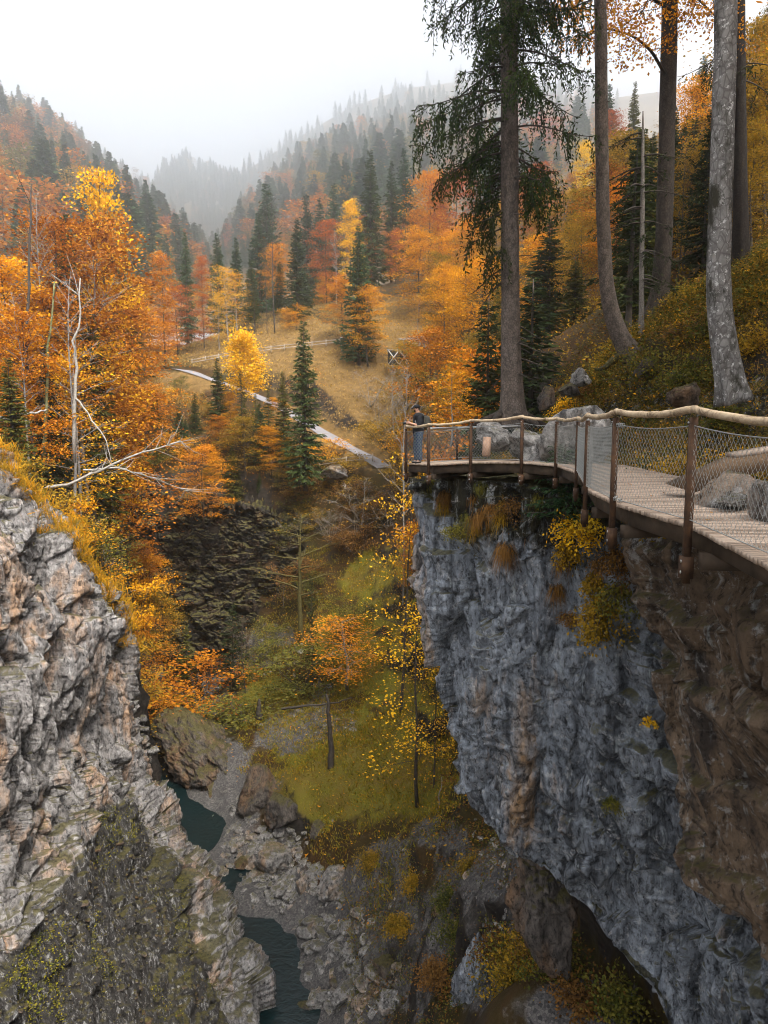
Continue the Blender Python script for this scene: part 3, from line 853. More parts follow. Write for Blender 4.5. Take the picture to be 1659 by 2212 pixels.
# ------------------------------------------------------------------ boardwalk
M_deck = NT('deck_boards')
t = M_deck
p = t.coord('Object')
nz = t.noise(t.coord('Object', (1, 1, 1)), 3.0, 8, .7)
gi = t.n('ShaderNodeNewGeometry')
c = t.ramp(t.math('ADD', t.math('MULTIPLY', gi.outputs['Random Per Island'], .5), t.math('MULTIPLY', nz, .5)), [(.25, (.20, .145, .105)), (.75, (.40, .31, .24))])
M_deck = t.pbr(c, .75, t.bump(t.noise(p, 30, 4, .7), .3, .01))
tr_ = NT('bare_log')
nr_ = tr_.noise(tr_.pos((1, 1, 1)), 4.0, 9, .75, 1.5)
M_rail = tr_.pbr(tr_.ramp(nr_, [(.36, (.10, .066, .038)), (.47, (.34, .25, .155)), (.62, (.48, .37, .245))]), .65, tr_.bump(nr_, .6, .02))
def mat_rust(name, a, b, rough=.8):
    t = NT(name)
    nz = t.noise(t.pos(), 9.0, 8, .7)
    return t.pbr(t.ramp(nz, [(.35, a), (.65, b)]), rough, t.bump(nz, .25, .01), .15, .3)
M_steel = mat_rust('rusted_steel', (.026, .014, .009), (.085, .042, .019))
M_beam = mat_simple('weathered_timber', (.065, .045, .030), .85, .45, 4.0, bump=.3)
M_wire = mat_simple('galvanised_wire', (.30, .31, .30), .45, .15, 20, metal=.6)
M_bolt = mat_simple('zinc_bolt', (.45, .46, .46), .35, .1, 20, metal=.8)

POSTS = []                                   # x, y, z of the deck edge, outer side
for X, Yb, d in ((1770, 1260, 4.6), (1517, 1135, 6.7), (1348, 1087, 8.5), (1285, 1058, 10.5), (1260, 1022, 14.2), (1212, 1005, 16.7), (1134, 998, 17.3), (1024, 998, 18.9), (934, 1003, 19.7), (886, 1000, 21.3)):
    POSTS.append(at(X, Yb, d))
POSTS = np.array(POSTS)
walk = root('boardwalk', (3.4, 12, -.9), 'timber boardwalk with a pale log handrail and wire netting, hung along the cliff edge', 'walkway')
WL = np.array((3.4, 12, -.9))
INNER = np.array([(7.4, 3.4, -.92), (7.2, 6.2, -.92), (6.3, 9.5, -.90), (5.9, 11.8, -.89), (6.0, 14.6, -.86), (6.2, 17.5, -.82), (5.6, 19.6, -.80), (4.4, 21.6, -.82), (3.2, 23.0, -.86), (1.1, 22.3, -.93)])
no, ns = 260, 9
so = np.r_[0, np.cumsum(np.linalg.norm(np.diff(POSTS[:, :2], axis=0), axis=1))]
q = np.linspace(0, so[-1], no)
outer = np.stack([np.interp(q, so, POSTS[:, k]) for k in range(3)], -1)
inner = np.stack([np.interp(q, so, INNER[:, k]) for k in range(3)], -1)
for _ in range(4):
    inner[1:-1] = (inner[:-2] + inner[1:-1] + inner[2:]) / 3
mb = MB()
rng = random.Random(3)
def offset_out(P, w):
    t_ = np.gradient(P, axis=0)
    n_ = np.stack([-t_[:, 1], t_[:, 0], 0 * t_[:, 0]], -1)
    n_ /= np.linalg.norm(n_, axis=1, keepdims=True)
    return P + n_ * w
edge = offset_out(outer, .10)
for i in range(no - 1):                      # each plank reaches from the open side to the hill side
    g = .06
    a0, a1 = edge[i] * (1 - g) + edge[i + 1] * g, edge[i] * g + edge[i + 1] * (1 - g)
    b0, b1 = inner[i] * (1 - g) + inner[i + 1] * g, inner[i] * g + inner[i + 1] * (1 - g)
    j = (a0 - b0) / np.linalg.norm(a0 - b0) * rng.uniform(-.006, .006)
    top = np.array([a0 + j, a1 + j, b1, b0]); top[:, 2] += rng.uniform(-.004, .004)
    bot = top - np.array([0, 0, .045])
    mb.add(np.r_[top, bot] - WL, [[0, 1, 2, 3], [7, 6, 5, 4], [0, 4, 5, 1], [1, 5, 6, 2], [2, 6, 7, 3], [3, 7, 4, 0]])
mb.build('deck', [M_deck], walk)
mb = MB()
for k in range(len(POSTS) - 1):
    for f_, dz_, w_, h_ in ((.12, -.17, .10, .22), (.55, -.20, .12, .20), (.9, -.20, .12, .20)):
        a = POSTS[k] * (1 - f_ * .3) + INNER[k] * f_ * .3
        b = POSTS[k + 1] * (1 - f_ * .3) + INNER[k + 1] * f_ * .3
        mb.bar(a + (0, 0, dz_) - WL, b + (0, 0, dz_) - WL, w_, h_)
mb.build('edge_beam', [M_beam], walk)
for k in range(1, len(POSTS)):               # cross bearers back to the rock
    MB().bar(POSTS[k] + (0, 0, -.36) - WL, POSTS[k] * .25 + INNER[k] * .75 + (0, 0, -.36) - WL, .12, .16).build('cross_bearer', [M_beam], walk)
RAIL_H = 1.10
POST_OUT = POSTS.copy()
post_objs = []
for k in range(len(POSTS)):
    if k == 0: continue
    b = POSTS[k] - WL
    d_ = POSTS[min(k + 1, len(POSTS) - 1)] - POSTS[k - 1]
    rz = math.atan2(d_[1], d_[0])
    nrm_ = np.array([-math.sin(rz), math.cos(rz), 0])
    bb = b + nrm_ * .14
    mb = MB().box(bb + (0, 0, RAIL_H / 2 - .31), (.066, .064, RAIL_H + .54), rz)
    po = mb.build('post', [M_steel], walk)
    br = MB().box(bb + (0, 0, -.42) , (.115, .105, .22), rz)
    br.build('bracket', [M_steel], po)
    bt = MB()
    for dx in (-.0, ):
        for dz_ in (-.36, -.47):
            c0 = bb + (0, 0, dz_) + nrm_ * .036
            bt.tube([c0, c0 + nrm_ * .02], [.017, .017], 8)
    c0 = bb + (0, 0, RAIL_H - .09) + nrm_ * .04
    bt.tube([c0, c0 + nrm_ * .012], [.010, .010], 8)
    bt.build('bolt', [M_bolt], po)
    post_objs.append((bb, nrm_))
# log handrail, one pole after another
pts = [POSTS[0] - WL + (0, 0, RAIL_H)] + [b_ + (0, 0, RAIL_H + .035) for b_, _ in post_objs]
rr = np.random.default_rng(8)
for a, b in zip(pts[:-1], pts[1:]):
    n = 14
    tt = np.linspace(-.012, 1.012, n)[:, None]
    path = a * (1 - tt) + b * tt
    path[:, 2] += -.045 * np.sin(np.linspace(0, math.pi, n)) + rr.normal(0, .004, n)
    path[:, :2] += rr.normal(0, .004, (n, 2))
    rad = np.linspace(.040, .036, n) * rr.uniform(.95, 1.06, n)
    MB().tube(path, rad, 10).build('handrail', [M_rail], walk, True)

def net(a, b, h0, h1, cell, wire, sag=.04, squeeze=1.0, bag=0.0):
    # knotted diamond net between two posts: two families of zigzag wires and a cable above and below
    mb = MB()
    a, b = np.asarray(a), np.asarray(b)
    L = np.linalg.norm((b - a)[:2])
    n = max(6, int(L / cell / squeeze))
    rows = max(8, int((h1 - h0) / (cell * 1.25)))
    rg = np.random.default_rng(int(abs(a[0] * 999 + b[1] * 77)) % 10000)
    tdir = (b - a) / np.linalg.norm(b - a)
    out = np.array([-tdir[1], tdir[0], 0])
    def pt(u, v):
        u = np.clip(u, 0, 1)
        s = -sag * np.sin(u * math.pi) * np.where(v > .5, (v - .5) * 2, 0)
        P_ = a + (b - a) * u[:, None]
        P_[:, 2] += h0 + (h1 - h0) * v + s
        P_ += out * (bag * np.sin(v * 3.14) * np.sin(u * 19 + v * 3))[:, None]
        return P_
    vv = np.linspace(0, 1, rows * 2 + 1)
    for i in range(n):
        for ph in (0, 1):
            uu = (i + .5 * ((np.arange(rows * 2 + 1) + ph) % 2) + .25 + ph * .5 - .5) / n
            uu = uu + rg.normal(0, .0012, len(uu)) + .03 / n * np.sin(vv * 9 + i)
            mb.tube(pt(uu, vv), wire, 3, cap=False)
    uu = np.linspace(0, 1, 16)
    mb.tube(pt(uu, np.ones(16)), .006, 4, cap=False)
    mb.tube(pt(uu, np.zeros(16)), .006, 4, cap=False)
    return mb
fe = [(POSTS[0] - WL, None)] + post_objs
for k in range(len(fe) - 1):
    far_ = k >= 4
    mb = net(fe[k][0], fe[k + 1][0], .06, RAIL_H - .12, .075 if not far_ else .11, .0024 if not far_ else .0030, squeeze=1.0 if k != 2 else .62)
    mb.build('wire_net', [M_wire], walk)
# gathered spare netting tied between the two close posts, and shackles on the cable
a, b = fe[3][0] + (.06, .05, 0), fe[3][0] + (.42, 1.15, 0)
net(a, b, .02, RAIL_H - .12, .05, .0032, sag=.06, squeeze=.8, bag=.03).build('wire_net', [M_wire], walk)
mb = MB()
rg = np.random.default_rng(4)
for k in (2, 2, 2, 2):
    c0 = fe[2][0] * .98 + fe[1][0] * .02
for i in range(7):
    f_ = .03 + i * .03 if i < 4 else -.03 - (i - 4) * .03
    base_ = fe[2][0] + (fe[1][0] - fe[2][0]) * f_ if f_ > 0 else fe[2][0] + (fe[3][0] - fe[2][0]) * -f_
    for h in (.065, RAIL_H - .13):
        c0 = base_ + (0, 0, h + rg.normal(0, .006)); aa = np.linspace(0, 2 * math.pi, 9)
        mb.tube(c0 + np.stack([.022 * np.cos(aa), .012 * np.cos(aa), .022 * np.sin(aa)], -1), .007, 4, cap=False)
mb.build('shackle', [M_wire], walk)
# inner rail at the back of the platform
back = np.array([(1.05, 22.2, -.93), (2.45, 23.0, -.88), (4.6, 22.6, -.84)]) - WL
ip = []
for k, b_ in enumerate(back):
    if k: MB().box(b_ + (0, 0, .5), (.08, .08, 1.06)).build('post', [M_steel], walk)
for a, b in zip(back[:-1], back[1:]):
    MB().tube([a + (0, 0, 1.06), b + (0, 0, 1.06)], .03, 8).build('handrail', [M_bolt], walk, True)
    net(a, b, .06, 1.0, .1, .0035).build('wire_net', [M_wire], walk)

rg = np.random.default_rng(33)
fl_ = MB()
for _ in range(90):
    i = rg.integers(5, no - 5); u_ = rg.uniform(.03, .95) ** 1.3
    q_ = edge[i] * (1 - u_) + inner[i] * u_ + (0, 0, .012)
    fl_.leaves(q_[None], rg.normal(0, 1, (1, 3)) * (1, 1, .08), np.array([[0, 0, 1.0]]) + rg.normal(0, .15, (1, 3)), rg.uniform(.06, .1), .055)
LEAF_DECK = mat_leaf('deck_leaves', (.10, .036, .010), (.24, .085, .014), (.36, .17, .02))
tag(fl_.build('fallen_leaves', [LEAF_DECK]), kind='stuff')
# ------------------------------------------------------------------ slab seat and rocks beside the deck
M_slab = mat_simple('grey_boulder', (.20, .19, .185), .85, .35, 3.0, bump=.5)
sb = root('steel_bench', at(1560, 1060, 9.6), 'long brown steel wedge bench with a pale top standing at the back of the deck', 'bench')
c0 = np.array(sb.location)
A0, A1 = at(1452, 1063, 9.4), at(1585, 1004, 9.0)
mb = MB()
prof = [at(1453, 1050, 9.3), at(1500, 1064, 9.1), at(1660, 1013, 8.6), at(1740, 995, 8.4), at(1740, 966, 8.4), at(1588, 990, 8.9)]
prof = np.array(prof) - c0
thk = np.array([.12, .55, .0])
n = len(prof)
V = np.r_[prof, prof + thk]
F = [[0, 1, 2, 5], [5, 2, 3, 4], [6 + 5, 6 + 2, 6 + 1, 6 + 0], [6 + 4, 6 + 3, 6 + 2, 6 + 5]]
for i in range(n):
    j = (i + 1) % n
    F.append([j, i, i + n, j + n])
mb.add(V, F).build('side_plate', [mat_rust('brown_plate', (.10, .062, .035), (.16, .10, .055))], sb)
mb = MB()
a_, b_, w_ = prof[5] + (.02, 0, .006), prof[4] + (0, 0, .006), thk
mb.add(np.array([a_, b_, b_ + w_, a_ + w_, a_ + (0, 0, .05), b_ + (0, 0, .05), b_ + w_ + (0, 0, .05), a_ + w_ + (0, 0, .05)]), [[3, 2, 1, 0], [4, 5, 6, 7], [0, 1, 5, 4], [1, 2, 6, 5], [2, 3, 7, 6], [3, 0, 4, 7]])
mb.build('seat', [M_deck], sb)

def rock_mesh(seed, n=22, block=.22, facet=1.7, rough=.05):
    # cube sphere cut by facets
    rg = np.random.default_rng(seed)
    u = np.linspace(-1, 1, n)
    A, B = np.meshgrid(u, u, indexing='ij')
    Vs, Fs, off_ = [], [], 0
    for ax in range(3):
        for sg in (-1, 1):
            Q = np.zeros((n, n, 3))
            Q[..., ax] = sg
            Q[..., (ax + 1) % 3] = A if sg > 0 else B
            Q[..., (ax + 2) % 3] = B if sg > 0 else A
            Vs.append(Q.reshape(-1, 3)); Fs.append(grid_faces(n, n) + off_); off_ += n * n
    V = np.concatenate(Vs)
    _, fi, inv = np.unique(np.round(V * 1e4).astype(np.int64), axis=0, return_index=True, return_inverse=True)
    V = V[fi]
    Fs = [inv.reshape(-1)[np.concatenate(Fs)]]
    V = V / np.linalg.norm(V, axis=1, keepdims=True)
    pl = rg.normal(size=(11, 3)); pl /= np.linalg.norm(pl, axis=1, keepdims=True)
    dd = rg.uniform(.55, .95, 11)
    dirs = V.copy()
    r = np.full(len(V), 1.15)
    for n_, d_ in zip(pl, dd):
        c = dirs @ n_
        r = np.minimum(r, np.where(c > .05, d_ / np.maximum(c, .05), 9))
    V = dirs * r[:, None]
    V = V + dirs * (block * .5 * fbm(V * facet + seed, 3, seed) + rough * ridged(V * 4.5 + seed, 3, seed + 3))[:, None]
    f1, f2, c, of = voro(V * 2.2 + seed, seed)
    V = V + dirs * (.10 * (c - .5) - .05 * np.exp(-((f2 - f1) / .07) ** 2))[:, None]
    return V, np.concatenate(Fs)
ROCKS = [mesh('boulder', *rock_mesh(40 + k, 24), M_rockB, False) for k in range(7)]
ROCKS_D = []
for m_ in ROCKS:
    m2 = m_.copy(); m2.materials[0] = M_rockD; ROCKS_D.append(m2)
PEBS = [rock_mesh(70 + k, 4) for k in range(5)]
STONES = [mesh('stone', *rock_mesh(60 + k, 9), M_rockB, False) for k in range(6)]
def boulder(P, s, label, group=None, k=0, rot=None, dark=False, name='boulder', cat='boulder'):
    o = link(name, (ROCKS_D if dark else ROCKS)[k % 7])
    o.location = P
    o.scale = s
    rg_ = random.Random(k * 7 + int(abs(P[0]) * 100))
    o.rotation_euler = rot if rot else (rg_.uniform(-.3, .3), rg_.uniform(-.3, .3), rg_.uniform(0, 6))
    return tag(o, label, cat, group)
boulder(at(1600, 1072, 7.9) + (0, .35, -.05), (.38, .32, .28), 'rough ochre boulder on the deck behind the wire net, left of the grey block', k=1)
boulder(at(1695, 1095, 7.0) + (0, 0, -.05), (.36, .34, .34), 'smooth grey block of stone on the deck at the edge of view', k=3)
boulder(at(1585, 1083, 7.9), (.28, .22, .09), 'flat dark slate stone lying on the deck in front of the ochre boulder', k=2, rot=(0, 0, .3))
for i, (X, Y, d, s, lab) in enumerate((
        (1150, 965, 19.6, (1.0, .7, .45), 'pale limestone ledge rock just behind the netting of the walkway bend'),
        (1075, 945, 21.5, (.9, .7, .45), 'pale rock with mossy cap below the foot of the tall spruce'),
        (1210, 985, 18.6, (1.2, .6, .55), 'long grey rock slab behind the two thin walkway posts'),
        (1245, 945, 18.4, (1.1, .8, .8), 'large grey rock face behind the narrow end of the far railing'),
        (1255, 815, 25.5, (.42, .36, .3), 'small pale rock outcrop on the slope left of the bent spruce'),
        (1230, 845, 25.5, (.45, .3, .25), 'weathered pale rock low on the slope beside the tall spruce'),
        (1180, 862, 24.5, (.5, .4, .4), 'rounded pale stone in leaves right of the tall spruce foot'),
        (1480, 860, 17.5, (.5, .35, .35), 'grey tilted outcrop half buried in leaves above the railing'),
        (1390, 800, 24.5, (.45, .4, .4), 'small rock beneath the bent spruce roots'),)):
    boulder(at(X, Y, d), s, lab, k=i, rot=(0.1, .12, i * 1.3), dark=i >= 5)
lg = MB().tube(at(np.array([1050, 1052]), np.array([985, 945]), np.array([20.6, 20.7])), [.13, .12], 10).build('tree_stump', [mat_simple('cut_wood', (.30, .19, .13), .8, .3, 8)])
tag(lg, 'short reddish cut log standing beside the deck of the platform', 'stump')

# ------------------------------------------------------------------ stones of the stream bed
rg = np.random.default_rng(12)
BED = [(590, 1880, 2.1, 1.5, 2.0, 'huge pale pointed boulder in the middle of the stream bed', 0), (720, 1930, 1.6, 1.1, 1.7, 'tall striped boulder leaning at the foot of the scree bank', 3), (655, 1915, .9, .8, .8, 'dark angular boulder between the two biggest ones', 2), (560, 1735, 2.6, 2.0, 3.0, 'grey brown rock shoulder standing over the end of the upper pool', 4), (612, 1770, 2.2, 1.7, 2.2, 'fluted grey boulder right of the upper pool', 5), (570, 1815, .8, .7, .6, 'round pale boulder in the shallow water below the upper pool', 6), (520, 1870, .9, .7, .6, 'brown wet boulder at the left edge of the bed', 1), (545, 1868, .8, .6, .7, 'tilted grey slab stone beside the brown wet boulder', 2), (480, 1890, .8, .6, .5, 'low rounded stone near the left bank', 0), (700, 2165, 1.5, 1.0, .8, 'broad banded boulder at the right edge of the lower pool', 4), (745, 2150, 1.6, 1.2, .8, 'flat grey banded boulder behind the lower pool shore', 1), (660, 2195, 1.0, .8, .7, 'round grey boulder standing in the lower pool', 6), (830, 2100, 1.2, .8, .8, 'dark boulder on the scree right of the lower pool', 5), (750, 2010, .7, .5, .5, 'white streaked stone at the foot of the scree', 3), (770, 1905, .6, .5, .5, 'pale veined stone on the dark scree slope', 2), (950, 1985, .55, .45, .8, 'pale upright stone in the dark scree', 0), (690, 1800, 1.0, .8, .9, 'dark block at the top of the bed under the mossy slope', 4), (640, 1845, .7, .6, .6, 'angular stone just above the huge pale boulder', 5), (500, 2010, .6, .5, .4, 'brown stone at the inlet of the lower pool', 1), (850, 2175, 1.1, .9, .8, 'dark angular boulder at the lower frame edge', 2)]
for k, (X, Y, a, b, c, lab, kk) in enumerate(BED):
    z_guess = -37.6
    d_ = None
    r_ = ray(X, Y)
    ds = np.linspace(30, 75, 400)
    pp = r_[None] / r_[1] * ds[:, None]
    gz = tz(pp[:, 0], pp[:, 1])
    i_ = np.argmax(pp[:, 2] < gz) if (pp[:, 2] < gz).any() else 200
    P_ = pp[i_]
    boulder(P_ + (0, 0, c * .3), (a * .85, b * .85, c * .85), lab, k=kk, dark=k in (3, 4, 6, 11, 12, 15, 16))
def hit(X, Y, lo=25, hi=140, n=500):         # where the sight line through X,Y meets the ground sheet
    r_ = ray(X, Y)
    ds = np.linspace(lo, hi, n)
    pp = r_[None] / r_[1] * ds[:, None]
    gz = tz(pp[:, 0], pp[:, 1])
    m_ = pp[:, 2] < gz
    return pp[np.argmax(m_)] if m_.any() else pp[-1]
nst = 0
for i in range(700):
    f_ = rg.random()
    X = np.interp(f_, [0, .35, .7, 1], [520, 600, 700, 760]) + rg.normal(0, 45)
    Y = np.interp(f_, [0, .35, .7, 1], [1790, 1890, 2020, 2170]) + rg.normal(0, 35)
    P_ = hit(X, Y)
    if seg_dist(np.array([P_[0]]), np.array([P_[1]]), RIVER[:4])[0] < 1.9: continue
    if nst >= 290: break
    s_ = rg.uniform(.2, .52) * (1.6 if rg.random() < .15 else 1)
    o = link('stone', STONES[i % 6], None, P_ + (0, 0, .05))
    o.scale = (s_ * rg.uniform(.9, 1.6), s_, s_ * rg.uniform(.5, .8))
    o.rotation_euler = (rg.normal(0, .3), rg.normal(0, .3), rg.uniform(0, 6))
    tag(o, 'small angular grey stone in the pebbly stream bed', 'stone', 'loose stones of the stream bed')
    nst += 1
def scatter_stones(name, blobs, n, lo, hi, seed, mat, lo_d=25, hi_d=140):
    rg = np.random.default_rng(seed)
    mb = MB()
    for X, Y, rx_, ry_, w in blobs:
        for _ in range(int(n * w)):
            P_ = hit(X + rg.normal(0, rx_), Y + rg.normal(0, ry_), lo_d, hi_d, 220)
            s = rg.uniform(lo, hi) * (2.0 if rg.random() < .06 else 1)
            V, F = PEBS[rg.integers(5)]
            th = rg.uniform(0, 6.28)
            Rm = np.array([[math.cos(th), -math.sin(th), 0], [math.sin(th), math.cos(th), 0], [0, 0, 1]])
            mb.add((V * (s * 1.4, s, s * .6)) @ Rm.T + P_ + (0, 0, s * .2), F)
    return tag(mb.build(name, [mat]), kind='stuff')
scatter_stones('pebbles', [(600, 1890, 60, 45, .4), (700, 2040, 45, 60, .5), (760, 2150, 50, 40, .4), (560, 1810, 50, 20, .3), (690, 1490, 14, 50, .25), (660, 1560, 60, 25, .25), (600, 1400, 35, 25, .2), (400, 1470, 70, 50, .5), (310, 1560, 16, 60, .3), (1075, 1900, 28, 70, .3), (850, 1960, 80, 90, .35)], 560, .09, .30, 3, M_rockB)
# rock spur over the upper pool
def big_rock(name, P, s, rot, label, seed, mat, cat='rock outcrop', n=70):
    V, F = rock_mesh(seed, n, .30, 1.2, .06)
    V = V * np.array(s)
    V = V + V / np.linalg.norm(V, axis=1, keepdims=True) * rock_disp(V + seed, seed, .5, None, .7, .8)[:, None]
    o = link(name, mesh(name, V, F, mat))
    o.location = P
    o.rotation_euler = rot
    return tag(o, label, cat)
big_rock('rock_spur', at(480, 1640, 72) + (0, 0, -.6), (7.5, 4.2, 3.6), (.15, .5, -.5), 'brown leaf strewn rock spur overhanging the dark upper pool', 91, M_rockD)
big_rock('rock_pinnacle', at(1015, 2120, 30) + (0, 0, -.8), (.75, .7, 3.6), (.1, .12, .4), 'grey upright rock pinnacle beside the dark bushes under the cliff', 92, M_rockR, n=40)
big_rock('rock_outcrop', at(600, 1215, 101), (2.2, 1.4, 3.4), (.1, 0, .3), 'dim grey rock face behind the big mossy tree', 93, M_rockD, n=40)
big_rock('rock_outcrop', at(1180, 1935, 22.5), (1.0, 1.0, 1.9), (0, .1, 2), 'brown rock pillar in the shade under the overhang', 95, M_rockD, n=40)

# ------------------------------------------------------------------ path furniture
M_fence = mat_simple('grey_fence_wood', (.30, .26, .22), .85, .3, 5)
def fence(pts, n, label, hgt=1.15):
    pts = np.array([at(*p_) for p_ in pts])
    s = np.r_[0, np.cumsum(np.linalg.norm(np.diff(pts, axis=0), axis=1))]
    q = np.linspace(0, s[-1], n)
    c = np.stack([np.interp(q, s, pts[:, k]) for k in range(3)], -1)
    c[:, 2] = np.maximum(c[:, 2], tz(c[:, 0], c[:, 1]) - .1)
    r_ = root('wooden_fence', c[0], label, 'fence')
    for i in range(n):
        MB().box(c[i] - c[0] + (0, 0, hgt / 2), (.17, .17, hgt + .1), .3).build('post', [M_fence], r_)
        if i:
            for h in (.45, .95):
                MB().bar(c[i - 1] - c[0] + (0, 0, h), c[i] - c[0] + (0, 0, h), .06, .15).build('rail', [M_fence], r_)
fence([(415, 788, 139), (500, 772, 138), (600, 758, 135), (735, 744, 132)], 12, 'wooden post and rail fence along the upper path across the meadow')
fence([(690, 1010, 107), (740, 1003, 107), (805, 996, 106)], 5, 'short wooden fence beside the lower end of the path', 1.1)
def signpost(X, Y, d, h, label, plate):
    P_ = hit(X, Y, d - 15, d + 15) if False else at(X, Y, d)
    P_[2] = tz(P_[0], P_[1])
    r_ = root('sign_post', P_, label, 'sign post')
    MB().tube([(0, 0, -.3), (0, 0, h)], .06, 8).build('pole', [mat_simple('grey_pole', (.36, .36, .36), .5, .1)], r_)
    if plate == 'round':
        MB().tube([(0, -.06, h - .1), (0, -.10, h - .1)], [.32, .32], 14).build('plate', [mat_simple('plate_metal', (.42, .42, .43), .5, .1)], r_)
    else:
        MB().box((.18, -.08, h - .2), (.5, .04, .4)).build('plate', [mat_simple('plate_metal', (.55, .55, .55), .5, .1)], r_)
signpost(327, 796, 139, 2.6, 'thin post with a small white plate at the left end of the pale road', 'square')
signpost(738, 742, 131, 2.4, 'grey post with a round plate at the right end of the upper fence', 'round')
P_ = at(862, 772, 124)
gt = root('tunnel_gate', P_, 'dark square tunnel mouth with two white crossed steel braces in the hillside', 'gate')
M_white = mat_simple('white_steel', (.40, .41, .42), .5, .1)
gw, gh = 3.9, 2.4
MB().box((0, .8, 0), (gw, 1.4, gh)).build('mouth_shade', [mat_simple('mouth_shade_black', (.02, .022, .024), .9, .2)], gt)  # solid block coloured near black for the shade inside the tunnel mouth
for x0 in (-gw / 2, 0):
    MB().bar((x0 + .05, -.02, -gh / 2), (x0 + gw / 2 - .05, -.02, gh / 2), .12, .16).bar((x0 + .05, -.14, gh / 2), (x0 + gw / 2 - .05, -.14, -gh / 2), .12, .16).build('brace', [M_white], gt)
MB().box((0, .6, gh / 2 + .12), (gw + .5, 1.6, .22)).build('lintel', [mat_simple('grey_concrete', (.28, .28, .28), .9, .2)], gt)
boulder(at(915, 742, 122), (4.6, 2.2, 1.0), 'pale grey rubble ledge on the hillside above the tunnel mouth', k=4, rot=(.1, .1, .2))
boulder(at(720, 1021, 104), (2.6, 1.4, 1.1), 'grey rock ledge just below the short lower fence', k=5, rot=(.1, .05, .1))

# ------------------------------------------------------------------ the photographer on the platform
def skin_obj(name, verts, edges, radii, mat, parent, root_i=0, sub=2):
    me = bpy.data.meshes.new(name)
    me.from_pydata([tuple(v) for v in verts], edges, [])
    me.update()
    me.materials.append(mat)
    o = link(name, me, parent)
    md = o.modifiers.new('skin', 'SKIN')
    md.use_smooth_shade = True
    lay = me.skin_vertices[0] if me.skin_vertices else None
    if lay is None:
        bpy.context.view_layer.objects.active = o
        with bpy.context.temp_override(object=o, active_object=o):
            bpy.ops.mesh.customdata_skin_add()
        lay = me.skin_vertices[0]
    for i, r_ in enumerate(radii):
        lay.data[i].radius = (r_, r_) if not isinstance(r_, tuple) else r_
        lay.data[i].use_root = (i == root_i)
    s_ = o.modifiers.new('sub', 'SUBSURF')
    s_.levels = s_.render_levels = sub
    return o
M_skin = mat_simple('skin', (.46, .25, .165), .55, .08, 12)
M_jacket = mat_simple('black_fleece', (.010, .011, .014), .85, .3, 30)
t = NT('blue_plaid')
v = t.coord('Object')
wv1 = t.n('ShaderNodeTexWave', wave_type='BANDS', bands_direction='X'); t.l(v, wv1.inputs['Vector']); wv1.inputs['Scale'].default_value = 4.4
wv2 = t.n('ShaderNodeTexWave', wave_type='BANDS', bands_direction='Z'); t.l(v, wv2.inputs['Vector']); wv2.inputs['Scale'].default_value = 4.4
g1 = t.ramp(wv1.outputs['Fac'], [(.75, 0.0), (.9, 1.0)]); g2 = t.ramp(wv2.outputs['Fac'], [(.75, 0.0), (.9, 1.0)])
M_plaid = t.pbr(t.mix(t.math('MAXIMUM', g1, g2), (.012, .028, .080), (.040, .065, .075)), .85)
fz = -.92
pp_ = root('person', at(903, 1000, 20.75), 'man in black cap and blue plaid trousers standing at the platform rail', 'person', rz=R(8))
pp_.location.z = fz
# local frame: he faces -x (left in the photo), turned a little to the viewer; z up, y away
V = [(0, 0, .95), (.0, 0, 1.12), (.01, 0, 1.30), (.0, 0, 1.43), (-.015, 0, 1.53), (-.045, 0, 1.615), (-.055, 0, 1.70)]
Rr = [(.10, .08), (.09, .07), (.10, .07), (.06, .05), .056, (.088, .078), (.084, .074)]
E = [(0, 1), (1, 2), (2, 3), (3, 4), (4, 5), (5, 6)]
def addv(p, r):
    V.append(p); Rr.append(r); return len(V) - 1
hands = []
for sg in (-1, 1):
    h_ = addv((0.0, .095 * sg, .88), .075); E.append((0, h_))
    kx = .02 if sg < 0 else -.03
    k_ = addv((-.02 + kx, .10 * sg, .50), .062); E.append((h_, k_))
    a_ = addv((.02 + kx, .105 * sg, .10), .042); E.append((k_, a_))
    f_ = addv((-.10 + kx, .115 * sg, .045), (.036, .045)); E.append((a_, f_))
    s_ = addv((0.0, .185 * sg, 1.40), .062); E.append((3, s_))
    e_ = addv((.0, .25 * sg, 1.13), .046); E.append((s_, e_))
    w_ = addv((-.225, .115 * sg, 1.20), .029); E.append((e_, w_))
    p_ = addv((-.29, .075 * sg, 1.225), (.036, .020)); E.append((w_, p_))
    hands.append((sg, p_))
    for j in range(4):                       # fingers curl round the camera body
        b0 = addv((-.335, (.072 - .004 * j) * sg, 1.255 - .020 * j), .0095)
        b1 = addv((-.365 - .003 * (j % 2), (.060 - .003 * j) * sg, 1.257 - .020 * j), .0085)
        b2 = addv((-.380, (.036 + .003 * j) * sg, 1.255 - .019 * j), .0078)
        E += [(p_, b0), (b0, b1), (b1, b2)]
    t0 = addv((-.295, .050 * sg, 1.265), .0105); t1 = addv((-.325, .030 * sg, 1.278), .009)
    E += [(p_, t0), (t0, t1)]
body = skin_obj('body', V, E, Rr, M_skin, pp_)
# face: nose, brows and eye sockets as one small mesh set into the head
fm = MB()
fm.tube([(-.122, 0, 1.655), (-.150, 0, 1.625), (-.128, 0, 1.612)], [.012, .017, .010], 6)
for sg in (-1, 1):
    fm.tube([(-.03, .075 * sg, 1.66), (-.035, .092 * sg, 1.64), (-.03, .078 * sg, 1.61)], [.012, .014, .009], 6)
fm.build('face', [M_skin], body, True)
ey = MB()
for sg in (-1, 1):
    ey.tube([(-.118, .028 * sg, 1.655), (-.129, .028 * sg, 1.653)], [.012, .009], 8)
ey.build('eyes', [mat_simple('eye_dark', (.02, .015, .012), .3, .1)], body)
